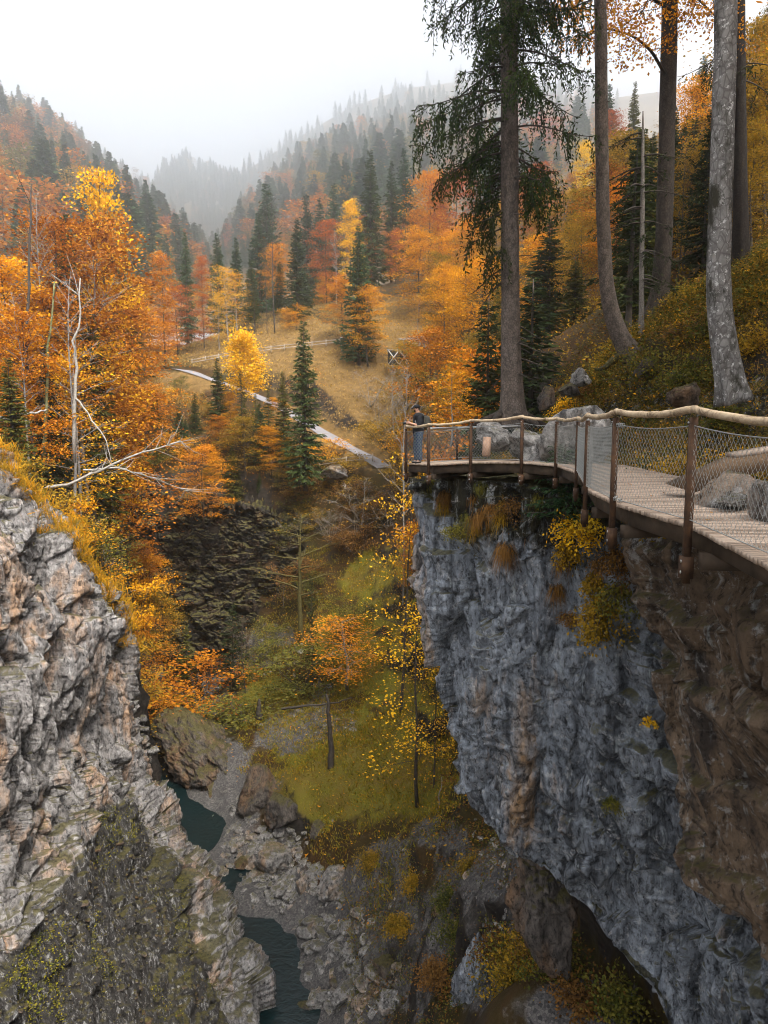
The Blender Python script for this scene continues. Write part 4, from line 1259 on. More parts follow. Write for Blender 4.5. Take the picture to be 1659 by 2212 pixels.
# beard
bv = [(-.075, 0, 1.595), (-.105, 0, 1.575), (-.085, 0, 1.545)]
skin_obj('beard', bv, [(0, 1), (1, 2)], [(.060, .064), (.040, .050), (.026, .034)], mat_simple('beard_hair', (.022, .015, .011), .9, .3, 40), pp_)
# jacket with sleeves pushed to the elbow
V, E, Rr = [(0, 0, .90), (.0, 0, 1.10), (.01, 0, 1.32), (.0, 0, 1.46), (-.012, 0, 1.55)], [(0, 1), (1, 2), (2, 3), (3, 4)], [(.20, .20), (.19, .18), (.20, .18), (.15, .14), .105]
for sg in (-1, 1):
    s_ = addv((0.0, .19 * sg, 1.41), .10); E.append((3, s_))
    e_ = addv((.002, .255 * sg, 1.13), .075); E.append((s_, e_))
    w_ = addv((-.10, .205 * sg, 1.15), .058); E.append((e_, w_))
skin_obj('jacket', V, E, Rr, M_jacket, pp_, 1)
V, E, Rr = [(0, 0, 1.02), (0, 0, .90)], [(0, 1)], [(.175, .165), (.185, .17)]
for sg in (-1, 1):
    kx = .02 if sg < 0 else -.03
    h_ = addv((0.0, .098 * sg, .80), .13); E.append((1, h_))
    k_ = addv((-.015 + kx, .102 * sg, .48), .10); E.append((h_, k_))
    a_ = addv((.02 + kx, .107 * sg, .07), .085); E.append((k_, a_))
skin_obj('trousers', V, E, Rr, M_plaid, pp_, 0)
for sg in (-1, 1):
    kx = .02 if sg < 0 else -.03
    skin_obj('shoe', [(.055 + kx, .107 * sg, .05), (-.03 + kx, .11 * sg, .05), (-.15 + kx, .115 * sg, .035)], [(0, 1), (1, 2)], [(.045, .050), (.046, .052), (.036, .040)], mat_simple('dark_shoe', (.02, .017, .015), .7, .2), pp_)
skin_obj('hair', [(-.022, 0, 1.60), (-.020, 0, 1.66), (-.030, 0, 1.72)], [(0, 1), (1, 2)], [(.080, .070), (.108, .098), (.10, .095)], mat_simple('dark_hair', (.018, .013, .010), .9, .3, 40), pp_)
# cap with peak
cp = MB()
aa = np.linspace(0, 1, 7)
cp.tube([(-.042, 0, 1.685 + .09 * a) for a in aa], [.112, .114, .112, .102, .086, .058, .012], 14)
cpo = cp.build('cap', [M_jacket], pp_, True)
pk = MB(); gu, gvv = np.linspace(-1, 1, 9), np.linspace(0, 1, 5)
PV = np.array([[(-.140 - .085 * b * math.sqrt(max(0, 1 - .75 * a * a)), .078 * a * (1 - .25 * b), 1.698 - .028 * b - .02 * a * a) for b in gvv] for a in gu])
pk.add(PV.reshape(-1, 3), grid_faces(9, 5)).add((PV - (0, 0, .008)).reshape(-1, 3), grid_faces(9, 5)[:, ::-1])
pk.build('peak', [M_jacket], cpo, True)
MW = np.array(pp_.location)
def local(x, y, z):
    c_, s_ = math.cos(R(8)), math.sin(R(8))
    return MW + np.array([c_ * x - s_ * y, s_ * x + c_ * y, z])
cm = root('camera_body', local(-.345, 0, 1.23), 'small black camera held in both hands by the man', 'camera', rz=R(8))
M_blk = mat_simple('black_plastic', (.015, .015, .016), .4, .15, 30)
MB().box((0, 0, 0), (.055, .115, .078)).box((0, 0, .045), (.04, .045, .022)).build('housing', [M_blk], cm)
MB().tube([(-.02, 0, -.005), (-.05, 0, -.012), (-.13, 0, -.03)], [.034, .038, .036], 16).build('lens', [M_blk], cm)
bp = root('backpack', local(.24, 0, 1.24), 'dark grey hiking backpack on the back of the man at the rail', 'backpack', rz=R(8))
M_pack = mat_simple('pack_cloth', (.035, .034, .028), .8, .3, 20)
skin_obj('pack', [(.0, 0, -.25), (.01, 0, 0), (-.005, 0, .22)], [(0, 1), (1, 2)], [(.115, .15), (.125, .165), (.085, .13)], M_pack, bp)
skin_obj('pocket', [(.12, 0, -.16), (.13, 0, -.02)], [(0, 1)], [(.05, .10), (.05, .10)], M_pack, bp)
for sg in (-1, 1):
    MB().tube([(-.05, .10 * sg, .20), (-.17, .115 * sg, .265), (-.31, .115 * sg, .19), (-.36, .13 * sg, .03), (-.30, .16 * sg, -.12), (-.1, .15 * sg, -.18)], [.016] * 6, 6).build('strap', [mat_simple('grey_strap', (.13, .13, .125), .7, .2)], bp, True)
# ------------------------------------------------------------------ tree kinds
M_barkD = mat_simple('dark_bark', (.050, .040, .033), .9, .45, 3.0, bump=.4)
M_barkG = mat_simple('grey_bark', (.20, .185, .17), .85, .35, 5.0, bump=.3)
M_barkW = mat_simple('pale_bark', (.27, .25, .22), .8, .35, 6.0, bump=.2)
LEAF = dict(
    rust=mat_leaf('rust_leaves', (.13, .038, .008), (.36, .115, .012), (.50, .20, .016)),
    orange=mat_leaf('orange_leaves', (.28, .085, .010), (.52, .18, .012), (.66, .28, .016)),
    amber=mat_leaf('amber_leaves', (.34, .125, .010), (.60, .25, .012), (.74, .37, .018)),
    gold=mat_leaf('golden_leaves', (.48, .22, .010), (.76, .39, .014), (.84, .50, .026)),
    olive=mat_leaf('olive_leaves', (.085, .060, .012), (.21, .14, .018), (.38, .22, .022)),
    red=mat_leaf('red_leaves', (.20, .045, .020), (.36, .085, .030), (.48, .16, .035)),
    green=mat_leaf('dull_green_leaves', (.035, .045, .012), (.085, .092, .020), (.17, .145, .028)),
    brown=mat_leaf('brown_leaves', (.070, .036, .015), (.14, .070, .022), (.22, .11, .030)),
    yellow=mat_leaf('yellow_leaves', (.46, .25, .014), (.72, .42, .02), (.82, .54, .04)))
NEED = dict(
    spruce=mat_leaf('spruce_needles', (.012, .024, .010), (.028, .048, .017), (.055, .075, .022), .15),
    fir=mat_leaf('fir_needles', (.014, .034, .018), (.030, .062, .028), (.055, .092, .036), .15),
    olivespruce=mat_leaf('yellow_green_needles', (.022, .030, .008), (.055, .062, .014), (.10, .095, .02), .15),
    dark=mat_leaf('dark_needles', (.008, .015, .007), (.018, .029, .012), (.036, .046, .016), .15))

def conifer(seed, H=20.0, Rb=3.0, start=.08, step=.42, per=7, droop=.35, seg=9, leafL=.55, leafW=.20, sparse=0.0, shape=1.0):
    rg = np.random.default_rng(seed)
    tr, cr = MB(), MB()
    zz = np.linspace(0, H, 9)
    wob = np.cumsum(rg.normal(0, .03, (9, 2)), 0)
    tr.tube(np.c_[wob, zz], np.linspace(H * .011 + .04, .02, 9), 7)
    z = H * start
    C, D, N = [], [], []
    while z < H * .985:
        f = (z - H * start) / (H * (1 - start))
        for i in range(per if f < .85 else 5):
            if rg.random() < sparse: continue
            L = (Rb * (1 - f) ** shape + .18) * rg.uniform(.55, 1.12)
            if f < .12: L *= .6 + 3 * f
            az = rg.uniform(0, 6.283)
            d = np.array([math.cos(az), math.sin(az), 0])
            zb = z + rg.uniform(-.2, .2)
            n = max(3, int(seg * L / Rb * 1.2 + 1))
            s = np.linspace(.08, 1, n)
            dr = droop * (1 - .6 * f)
            pz = zb + L * (.10 * s - dr * s ** 1.4 + .30 * dr * s ** 4 + .35 * f * s)
            P_ = d[None] * (L * s)[:, None] + np.interp(zb, zz, wob[:, 0]) * np.array([1, 0, 0]) + np.interp(zb, zz, wob[:, 1]) * np.array([0, 1, 0])
            P_[:, 2] = pz
            if L > .8:
                tr.tube(P_[[0, n // 2, n - 1]], [.028, .018, .006], 3, cap=False)
            side = np.array([-d[1], d[0], 0])
            t_ = np.gradient(P_, axis=0); t_ /= np.linalg.norm(t_, axis=1, keepdims=True)
            for sg in (-1, 1):
                w = .9 * (1 - s * .55)[:, None]
                C.append(P_ + rg.normal(0, .03, P_.shape))
                D.append(t_ * .75 + side * sg * w + np.array([0, 0, -.30 - .3 * dr]) + rg.normal(0, .22, P_.shape))
                N.append(np.array([0, 0, 1.0]) + d * .3 + rg.normal(0, .35, P_.shape))
            C.append(P_); D.append(t_ + np.array([0, 0, -.5]) + rg.normal(0, .35, P_.shape)); N.append(side + rg.normal(0, .4, P_.shape))
        z += step * (1 - .45 * f) * rg.uniform(.8, 1.2)
    C, D, N = np.concatenate(C), np.concatenate(D), np.concatenate(N)
    lam = rg.uniform(.6, 1.25, len(C)) * np.interp(C[:, 2] / H, [0, .7, 1], [1, .9, .45])
    cr.leaves(C, D, N, leafL * lam, leafW * lam)
    return tr, cr, H

def broadleaf(seed, H=16.0, Rm=3.4, start=.22, limbs=34, sprays=5, leaves=26, leafL=.30, leafW=.20, up=.55, trunk=.16, sr=.62, thin=.13, lean=.03, forks=1, bare=0.0, tiers=True, limbk=.30):
    rg = np.random.default_rng(seed)
    tr, cr = MB(), MB()
    n = 9
    C, D, N = [], [], []
    for fk in range(forks):
        zz = np.linspace(0, H * (1 if fk == 0 else rg.uniform(.75, .95)), n)
        wob = np.cumsum(rg.normal(0, H * .006, (n, 2)), 0) + np.outer(zz / H, rg.normal(0, lean * H, 2)) * (1 if fk == 0 else 2.5)
        tp = np.c_[wob, zz]
        tr.tube(tp, np.linspace(trunk, trunk * .10, n) * (1 if fk == 0 else .7), 7)
        Ht = zz[-1]
        for i in range(limbs // forks):
            f = start + (1 - start) * ((i + rg.random()) / (limbs // forks)) ** .92
            f = min(f, .985)
            b = np.array([np.interp(f * Ht, zz, tp[:, k]) for k in range(3)])
            az = i * 2.39996 + rg.normal(0, .5)
            g = (f - start) / (1 - start)
            prof = (math.sin(math.pi * (g * .72 + .22)) ** .8)
            L = Rm * prof * rg.uniform(.55, 1.15)
            el = up * (.25 + .95 * g) + rg.normal(0, .12)
            d = np.array([math.cos(az) * math.cos(el), math.sin(az) * math.cos(el), math.sin(el)])
            s = np.linspace(0, 1, 5)
            P_ = b + d * (L * s)[:, None] + rg.normal(0, .05 * L, (5, 3)) * s[:, None]
            P_[:, 2] -= .10 * L * s ** 2
            tr.tube(P_, np.linspace(trunk * limbk * (1 - .6 * f), .010, 5), 4, cap=False)
            ends = [P_[2] * .4 + P_[3] * .6, P_[4]]
            for k in range(sprays - 2 if sprays > 2 else 0):
                u = rg.uniform(.3, .95)
                q = np.array([np.interp(u, s, P_[:, kk]) for kk in range(3)])
                a2 = az + rg.choice([-1, 1]) * rg.uniform(.5, 1.2)
                L2 = L * rg.uniform(.22, .5)
                e_ = q + np.array([math.cos(a2), math.sin(a2), rg.uniform(-.05, .45) + up * .3]) * L2
                tr.tube([q, (q + e_) / 2 + rg.normal(0, .05, 3), e_], [.022, .014, .006], 3, cap=False)
                ends.append(e_)
            for e_ in ends:
                if rg.random() < bare: continue
                m = int(leaves * rg.uniform(.5, 1.4))
                r_ = sr * rg.uniform(.6, 1.25)
                o = rg.normal(0, 1, (m, 3)) * np.array([r_, r_, thin * (1 if tiers else 3.2)])
                o += d * (o @ d)[:, None] * .4
                o[:, 2] -= .12 * (o[:, 0] ** 2 + o[:, 1] ** 2) / r_
                C.append(e_ + o)
                dd = o * np.array([1, 1, .3]) + d * .5 * r_ + rg.normal(0, .4, (m, 3)); D.append(dd)
                N.append(np.array([0, 0, 1.0]) + rg.normal(0, .55, (m, 3)))
    if C:
        C, D, N = np.concatenate(C), np.concatenate(D), np.concatenate(N)
        lam = rg.uniform(.6, 1.25, len(C))
        cr.leaves(C, D, N, leafL * lam, leafW * lam)
    return tr, cr, H
KIND = {}
def proto(key, gen, leaf, bark):
    tr, cr, H = gen
    KIND[key] = (tr.mesh('trunk', [bark]), cr.mesh('crown', [leaf]) if cr.n else None, H)
for k in range(3):
    proto(('spruce', k), conifer(200 + k, 20, 2.7, .06, .40, 7, .42), NEED['spruce'], M_barkD)
    proto(('fir', k), conifer(210 + k, 20, 3.3, .05, .42, 8, .22, leafL=.6, leafW=.24, shape=.9), NEED['fir'], M_barkD)
proto(('thin', 0), conifer(220, 18, 2.0, .1, .6, 5, .35, sparse=.25), NEED['olivespruce'], M_barkD)
proto(('thin', 1), conifer(221, 18, 2.6, .25, .62, 5, .3, sparse=.2), NEED['spruce'], M_barkD)
for k in range(4):
    proto(('beech', k), broadleaf(300 + k, 16, 3.6, .16 + .05 * (k % 2), 38, 6, 46, up=.5 + .12 * k, leafL=.215, leafW=.15, sr=.66), LEAF['orange'], M_barkD)
for k in range(2):
    proto(('column', k), broadleaf(310 + k, 18, 2.3, .10, 50, 5, 42, up=.55, sr=.52, leafL=.215, leafW=.15), LEAF['orange'], M_barkD)
for k in range(3):
    proto(('open', k), broadleaf(320 + k, 15, 3.4, .2, 30, 5, 24, up=.6, sr=.6, leafL=.2, leafW=.14), LEAF['amber'], M_barkG)
for k in range(2):
    proto(('sparse', k), broadleaf(330 + k, 15, 3.0, .2, 26, 5, 12, up=.7, sr=.5, trunk=.12, leafL=.18, leafW=.13), LEAF['gold'], M_barkG)
for k in range(2):
    proto(('bare', k), broadleaf(340 + k, 16, 3.2, .3, 34, 6, 2, up=.95, trunk=.15, bare=.8), LEAF['brown'], M_barkG)
proto(('gnarled', 0), broadleaf(345, 19, 7.5, .34, 18, 8, 3, up=.55, trunk=.42, bare=.7, lean=.05, limbk=.5), LEAF['olive'], M_barkD)
proto(('round', 0), broadleaf(350, 8, 2.7, .1, 46, 6, 30, up=.9, trunk=.09, sr=.42, tiers=False), LEAF['gold'], M_barkG)
for k in range(3):
    proto(('shrub', k), broadleaf(360 + k, 4, 1.7, .03, 20, 6, 34, up=.8, trunk=.05, sr=.34, forks=3, lean=.14, leafL=.14, leafW=.09), LEAF['olive'], M_barkD)
proto(('twigs', 0), broadleaf(370, 6, 2.4, .04, 36, 6, 3, up=.9, trunk=.05, sr=.4, forks=5, lean=.16, leafL=.16, leafW=.1), LEAF['olive'], M_barkG)
NAMES = dict(gnarled='bare_tree', spruce='spruce_tree', fir='fir_tree', thin='spruce_tree', beech='beech_tree', column='beech_tree', open='maple_tree', sparse='maple_tree', bare='bare_tree', round='maple_tree', shrub='shrub', twigs='shrub')
CATS = dict(gnarled='bare tree', spruce='spruce', fir='fir', thin='spruce', beech='beech', column='beech', open='broadleaf tree', sparse='broadleaf tree', bare='bare tree', round='broadleaf tree', shrub='shrub', twigs='shrub')
TRNG = random.Random(77)
def tree(kind, k, P, h, label, leaf=None, w=1.0, group=None, bark=None, rz=None, tilt=0.0, cat=None):
    tm, cmh, H = KIND[(kind, k % sum(1 for q in KIND if q[0] == kind))]
    r_ = root(NAMES[kind], P, label, cat or CATS[kind], group)
    s = h / H
    r_.scale = (s * w, s * w, s)
    r_.rotation_euler = (tilt, tilt * .5, TRNG.uniform(0, 6.28) if rz is None else rz)
    a = link('trunk', tm, r_)
    if bark:
        a.material_slots[0].link = 'OBJECT'; a.material_slots[0].material = bark
    if cmh:
        b = link('crown', cmh, r_)
        if leaf:
            b.material_slots[0].link = 'OBJECT'
            b.material_slots[0].material = LEAF.get(leaf) or NEED[leaf]
    return r_
def T(kind, X, Yt, d, label, leaf=None, w=1.0, k=0, group=None, bark=None, Yb=None, tilt=0.0):
    """a tree whose tip shows at X,Yt, standing on the ground at distance d (or with its foot at pixel Yb)"""
    top = at(X, Yt, d)
    zb = tz(top[0], top[1]) - .25 if Yb is None else at(X, Yb, d)[2]
    if kind in ('shrub', 'twigs', 'sparse', 'round') and Yb is None: zb = max(zb, top[2] - {'shrub': 5.0, 'twigs': 7.0, 'sparse': 13, 'round': 9}[kind])
    h = max(1.0, top[2] - zb)
    if h > 19 and kind not in ('spruce', 'fir', 'column', 'bare') or h > 27: print('TALL', kind, X, Yt, d, round(h, 1), 'base', round(float(zb), 1), 'pxbase', [round(float(q)) for q in proj(np.array([top[0], top[1], zb]))])
    return tree(kind, k, (top[0], top[1], zb), h, label, leaf, w, group, bark, tilt=tilt)

# ------------------------------------------------------------------ trees one can point to
# left bank
T('column', 15, 560, 62, 'golden orange beech at the left frame edge', 'amber', 1.5, 0)
T('beech', 85, 478, 70, 'tall rust red beech on the left bank, left of the dark pointed conifer', 'rust', 1.1, 1)
T('spruce', 130, 452, 76, 'dark pointed conifer rising between the rust red beeches of the left bank', 'spruce', .9, 0)
T('beech', 165, 490, 78, 'dense rust beech between the pointed conifer and the tall yellow tree', 'rust', 1.0, 2)
T('column', 212, 372, 86, 'tall orange and yellow tree with a broken top, highest on the left bank', 'gold', .62, 1)
T('bare', 70, 420, 66, 'leafless slender tree standing in front of the rust red beech', None, .5, 0)
T('thin', 262, 520, 113, 'olive brown half bare spruce right of the tall yellow tree', 'olivespruce', 1.3, 0)
T('bare', 200, 560, 74, 'grey leafless tree in front of the olive brown spruce', None, .9, 1)
T('beech', 105, 640, 66, 'wide rust beech low in front of the bank trees', 'rust', 1.2, 3)
T('beech', 285, 655, 111, 'broad orange beech whose skirt reaches the left end of the road', 'orange', 1.1, 0)
T('beech', 50, 690, 57, 'orange beech low at the left frame edge above the cliff top', 'orange', 1.1, 2)
T('open', 178, 720, 70, 'loose amber tree below the olive brown spruce', 'amber', 1.2, 1)
T('spruce', 15, 770, 50, 'dark green young spruce at the left frame edge', 'olivespruce', 1.5, 1)
T('spruce', 120, 820, 64, 'dark ivy green conifer behind the white birch stem', 'dark', 1.1, 2)
T('beech', 205, 830, 79, 'rust beech behind the fallen pale branches', 'rust', 1.3, 1)
T('beech', 300, 840, 108, 'rust beech beside the bank conifers under the road end', 'rust', 1.2, 2)
T('fir', 335, 850, 109, 'bluish fir below the road end', 'fir', 1.1, 0)
T('shrub', 370, 838, 122, 'small round yellow shrub on the bank under the pale road', 'gold', 1.1, 0)
T('shrub', 392, 812, 125, 'small dark green bush at the edge of the pale road', 'green', .9, 1)
T('spruce', 45, 610, 80, 'dark green spruce half hidden in the rust leaves at the far left', 'spruce', 1.2, 2)
T('spruce', 185, 640, 72, 'olive green spruce in front of the tall yellow tree', 'olivespruce', 1.1, 0)
T('spruce', 95, 740, 60, 'dark narrow spruce between the ivy stem and the white birch', 'dark', 1.0, 1)
T('bare', 135, 600, 58, 'grey leafless tree tangled in the rust beeches', None, .8, 0)
T('bare', 40, 640, 55, 'thin grey bare tree at the far left of the bank', None, .7, 1)
T('open', 150, 760, 62, 'golden leaved tree low beside the white birch', 'gold', 1.1, 0)
# behind the road, left to right
T('column', 347, 548, 142, 'slender bright orange beech right behind the left end of the road', 'orange', .95, 0)
T('column', 300, 600, 140, 'golden beech behind the sign post by the road', 'amber', 1.0, 1)
T('column', 436, 556, 150, 'slender pinkish orange beech behind the fence start', 'red', .8, 1)
T('open', 492, 578, 147, 'bright golden tree just behind the upper fence', 'gold', 1.15, 0)
T('open', 470, 640, 145, 'lower golden tree left of the bright one behind the fence', 'gold', .9, 2)
T('spruce', 398, 497, 165, 'tall thin dark fir with bare stem above the bend of the road', 'fir', .75, 0)
T('fir', 468, 503, 172, 'dark spire shaped fir, left one of three above the golden tree', 'fir', .9, 1)
T('fir', 508, 512, 176, 'dark fir in the middle of three above the golden tree', 'fir', .8, 2)
T('fir', 540, 560, 160, 'dark fir partly hidden behind the golden tree', 'spruce', .9, 0)
T('spruce', 558, 455, 185, 'big bluish dense spruce left of the bare forked tree', 'fir', 1.2, 1)
T('fir', 574, 395, 215, 'bluish fir whose tip rises above the bare forked tree', 'fir', .9, 2)
T('bare', 588, 420, 146, 'tall bare forked tree at the edge of the meadow', None, .62, 0, bark=M_barkD)
T('bare', 572, 440, 147, 'second bare stem beside the tall forked tree', None, .35, 1, bark=M_barkD)
T('spruce', 640, 470, 152, 'dark mossy spruce hung with orange leaves right of the bare forked tree', 'spruce', 1.1, 2)
T('thin', 548, 610, 150, 'small olive conifer between the golden tree and the bare tree', 'olivespruce', 1.1, 1)
T('fir', 660, 418, 225, 'hazy blue fir beyond the mossy spruce, left of a pair', 'fir', .9, 0)
T('fir', 690, 428, 225, 'hazy blue fir beyond the pink beech, right of a pair', 'fir', .9, 1)
T('fir', 722, 395, 235, 'far hazy fir standing highest over the pink beech', 'fir', .8, 2)
T('beech', 705, 480, 165, 'pinkish orange beech in the middle of the wood behind the meadow', 'red', 1.0, 0)
T('column', 757, 432, 160, 'bright golden beech left of the two tall spruces', 'gold', .85, 0)
T('bare', 725, 500, 152, 'white stemmed leafless birch in front of the pink beech', None, .5, 1, bark=M_barkW)
T('spruce', 800, 322, 178, 'tallest grey green spruce towering over the golden beech', 'spruce', 1.0, 0)
T('spruce', 845, 345, 182, 'tall dark spruce right of the tallest one', 'spruce', .95, 1)
T('fir', 872, 318, 195, 'tall hazy dark fir behind the orange beeches', 'fir', .9, 0)
T('fir', 775, 488, 128, 'bluish green dense fir standing over the orange beech skirt', 'fir', 1.0, 1, Yb=790)
T('beech', 745, 600, 134, 'orange beech left of the green fir at the path', 'orange', 1.2, 1)
T('beech', 795, 622, 126, 'wide orange beech wrapped round the foot of the green fir', 'amber', 1.35, 2, Yb=792)
T('shrub', 640, 662, 146, 'amber bush at the top of the meadow', 'amber', 1.2, 2)
T('beech', 500, 850, 112, 'olive gold beech hiding the middle of the road', 'amber', 1.3, 2)
T('beech', 595, 862, 110, 'amber beech between the slim spruce and the free standing spruce', 'amber', 1.2, 0)
T('beech', 450, 870, 113, 'green gold tree below the bend of the pale road', 'olive', 1.3, 1)
T('spruce', 610, 800, 108, 'dark slim spruce left behind the free standing spruce', 'olivespruce', 1.0, 2)
T('fir', 560, 870, 107, 'green young fir under the round yellow maple', 'fir', 1.3, 0)
T('fir', 385, 880, 108, 'dense dark green fir at the top of the dark rock wall', 'fir', 1.5, 1)
T('spruce', 420, 850, 110, 'dark spruce between the road bend and the dark rock wall', 'spruce', 1.4, 2)
T('beech', 470, 900, 107, 'rust amber beech at the top of the dark rock wall', 'rust', 1.4, 1)
T('beech', 530, 905, 106, 'olive gold beech over the right end of the dark rock wall', 'olive', 1.5, 3)
T('beech', 585, 925, 106, 'amber beech beside the ivy covered spruce stem', 'amber', 1.4, 2)
T('thin', 550, 850, 108, 'half bare slim conifer in front of the round yellow maple', 'olivespruce', 1.1, 0)
T('beech', 345, 930, 107, 'russet beech at the left end of the dark rock wall', 'rust', 1.4, 0)
T('beech', 640, 970, 104, 'olive brown beech around the foot of the free standing spruce', 'olive', 1.4, 1)
T('spruce', 500, 960, 105, 'low green spruce leaning over the dark rock wall', 'olivespruce', 1.6, 0)
# right of the meadow
T('beech', 925, 380, 150, 'big orange red beech right of the dark spruces', 'orange', 1.0, 3)
T('beech', 985, 372, 145, 'big pinkish orange beech beside the hanging spruce twigs', 'red', 1.05, 0)
T('beech', 905, 500, 140, 'amber beech below the orange red one', 'amber', 1.1, 1)
T('beech', 1000, 480, 120, 'large golden orange beech left of the thick spruce trunk', 'amber', 1.25, 2)
T('fir', 955, 350, 190, 'dark fir tip showing over the orange beeches', 'fir', .9, 2)
T('beech', 960, 590, 112, 'orange beech at the right edge of the meadow', 'amber', 1.1, 3)
T('beech', 1040, 560, 90, 'golden beech directly left of the thick spruce trunk', 'amber', 1.15, 0)
T('open', 900, 640, 128, 'loose golden tree at the top right of the meadow', 'amber', .9, 0)
T('twigs', 855, 800, 112, 'grey leafless thicket on the meadow right of the path', 'olive', 1.3, 0)
T('twigs', 820, 850, 108, 'thin bare bushes above the lower bend of the path', 'olive', 1.2, 0)
T('bare', 850, 780, 100, 'bare slender tree between the path and the platform', None, .6, 0)
T('bare', 875, 800, 82, 'bare thin tree just left of the man', None, .5, 1)
T('beech', 925, 720, 92, 'rust orange beech behind the man', 'rust', 1.1, 1)
T('open', 975, 800, 47, 'bright amber bushy tree behind the railing right of the man', 'amber', 1.35, 1, Yb=965)
T('beech', 1010, 770, 64, 'orange beech behind the amber bushy tree', 'orange', 1.0, 2)
T('spruce', 1065, 640, 52, 'dark spruce immediately left of the thick trunk', 'dark', 1.1, 0)
T('twigs', 800, 790, 118, 'brown leafless thicket in the middle of the meadow edge', 'brown', 1.4, 0)
T('twigs', 880, 840, 104, 'tall grey bare thicket left of the platform', 'olive', 1.2, 0)
T('shrub', 835, 900, 104, 'olive shrub right of the lower road', 'olive', 1.6, 1)
T('shrub', 875, 930, 98, 'amber shrub just left of the platform corner', 'amber', 1.6, 2)
T('open', 905, 760, 110, 'thin amber sapling beside the tunnel mouth', 'rust', .9, 2)
T('spruce', 1150, 600, 48, 'dark dense spruce touching the right side of the thick trunk', 'dark', 1.5, 0)
# middle bank, between the road and the gorge
T('spruce', 655, 686, 99, 'free standing dark spruce with ivy on its stem in front of the meadow', 'spruce', 1.02, 0, Yb=1060)
T('round', 529, 733, 112, 'round bright yellow maple in front of the meadow', 'gold', 1.0, 0, Yb=865)
T('spruce', 468, 772, 112, 'dark green young spruce left of the round yellow maple', 'spruce', 1.3, 1)
T('thin', 520, 800, 110, 'thin half bare spruce below the round yellow maple', 'olivespruce', 1.0, 0)
T('thin', 578, 835, 109, 'slim yellowish green spruce left of the free standing one', 'olivespruce', 1.0, 1)
T('fir', 400, 905, 108, 'dense green fir above the dark hollow of the gorge', 'fir', 1.3, 2)
T('fir', 345, 940, 106, 'dark green fir left of the dark hollow', 'spruce', 1.2, 0)
T('beech', 435, 965, 97.5, 'orange beech hanging over the dark hollow', 'orange', 1.4, 0, Yb=1140)
T('beech', 400, 950, 107, 'rust beech behind the hanging orange one', 'rust', 1.3, 3)
T('beech', 505, 915, 109, 'amber beech between the young spruce and the slim spruce', 'amber', 1.2, 1)
T('beech', 545, 960, 108, 'olive amber beech above the mossy forked tree', 'olive', 1.3, 2)
T('beech', 610, 935, 109, 'golden beech behind the stem of the free standing spruce', 'amber', 1.1, 3)
T('shrub', 700, 950, 108, 'golden hedge like bush along the path right of the spruce stem', 'amber', 1.8, 1)
T('shrub', 760, 985, 106, 'olive bush under the lower path bend', 'olive', 1.8, 2)
T('thin', 600, 1010, 105, 'olive green conifer above the blue grey rock face', 'olivespruce', 1.6, 1)
T('spruce', 560, 1020, 105, 'grey green shaggy conifer over the gorge wall', 'spruce', 1.4, 2)
T('beech', 700, 1040, 105, 'olive brown tree under the short fence', 'olive', 1.2, 0)
T('twigs', 780, 1035, 98, 'dark leafless bush right under the lower fence', 'olive', 1.8, 0)
T('beech', 250, 950, 107, 'rust orange beech behind the fallen pale trunk', 'rust', 1.3, 0)
T('beech', 330, 985, 106, 'russet beech at the lip of the dark hollow', 'rust', 1.1, 1)
T('shrub', 110, 1060, 48, 'yellow olive bush on the cliff top', 'olive', 1.2, 0)
T('shrub', 165, 1090, 49, 'golden bush right behind the cliff edge', 'amber', 1.2, 1)
T('shrub', 215, 1150, 50, 'olive yellow bush lower on the cliff edge', 'green', 1.2, 2)
T('shrub', 30, 1000, 44, 'yellow green bush at the left end of the cliff top', 'olive', 1.3, 1)
T('sparse', 240, 1120, 56, 'thin leafy sapling leaning over the dark gorge', 'olive', 1.2, 0)
T('shrub', 262, 1235, 50, 'small amber bush at the shoulder of the cliff', 'amber', 1.0, 0)
# slope below the platform
T('sparse', 862, 1000, 66, 'tall golden leaved tree with a dark stem close to the blue cliff edge', 'gold', .8, 0, Yb=1560, bark=M_barkD)
T('sparse', 905, 1330, 51, 'golden leaved tree with two dark stems rooted at the scree top', 'gold', 1.3, 1, Yb=1745, bark=M_barkD)
T('sparse', 938, 1290, 51.5, 'darker twin stem right of the golden leaved tree', 'gold', .55, 0, Yb=1752, bark=M_barkD)
T('gnarled', 645, 1105, 88, 'big mossy forked tree with bare limbs in the middle of the gorge', None, 1.0, 0, Yb=1392, bark=mat_simple('moss_bark', (.075, .062, .018), .95, .5, 4, bump=.4))
T('bare', 530, 1330, 84, 'dark crooked bare tree left of the mossy one', None, 1.2, 1, Yb=1560, bark=M_barkD)
T('thin', 500, 1300, 86, 'dark thin conifer standing in the bottom of the gorge', 'dark', 1.3, 1, Yb=1530)
T('thin', 400, 1350, 88, 'small conifer with a curved stem over the upper bed', 'olivespruce', 1.4, 0, Yb=1540)
T('thin', 325, 1450, 82, 'slender dark conifer beside the upper stream', 'dark', 1.2, 0, Yb=1650)
T('thin', 672, 1240, 80, 'dead slender stem right of the mossy tree', 'dark', .5, 1, Yb=1510)
T('open', 752, 1340, 74, 'low orange beech leaning out from the mossy slope', 'orange', 2.6, 2, Yb=1490)
T('shrub', 655, 1400, 80, 'grey green juniper mound on the mossy slope', 'green', 2.0, 0, Yb=1500)
T('shrub', 745, 1290, 84, 'small dark green bush high on the mossy slope', 'green', 1.5, 1, Yb=1360)
T('shrub', 560, 1490, 78, 'green bush beside the broken stump', 'green', 2.0, 2, Yb=1590)
T('shrub', 430, 1440, 84, 'rust brown bush over the upper bed', 'rust', 2.2, 0, Yb=1560)
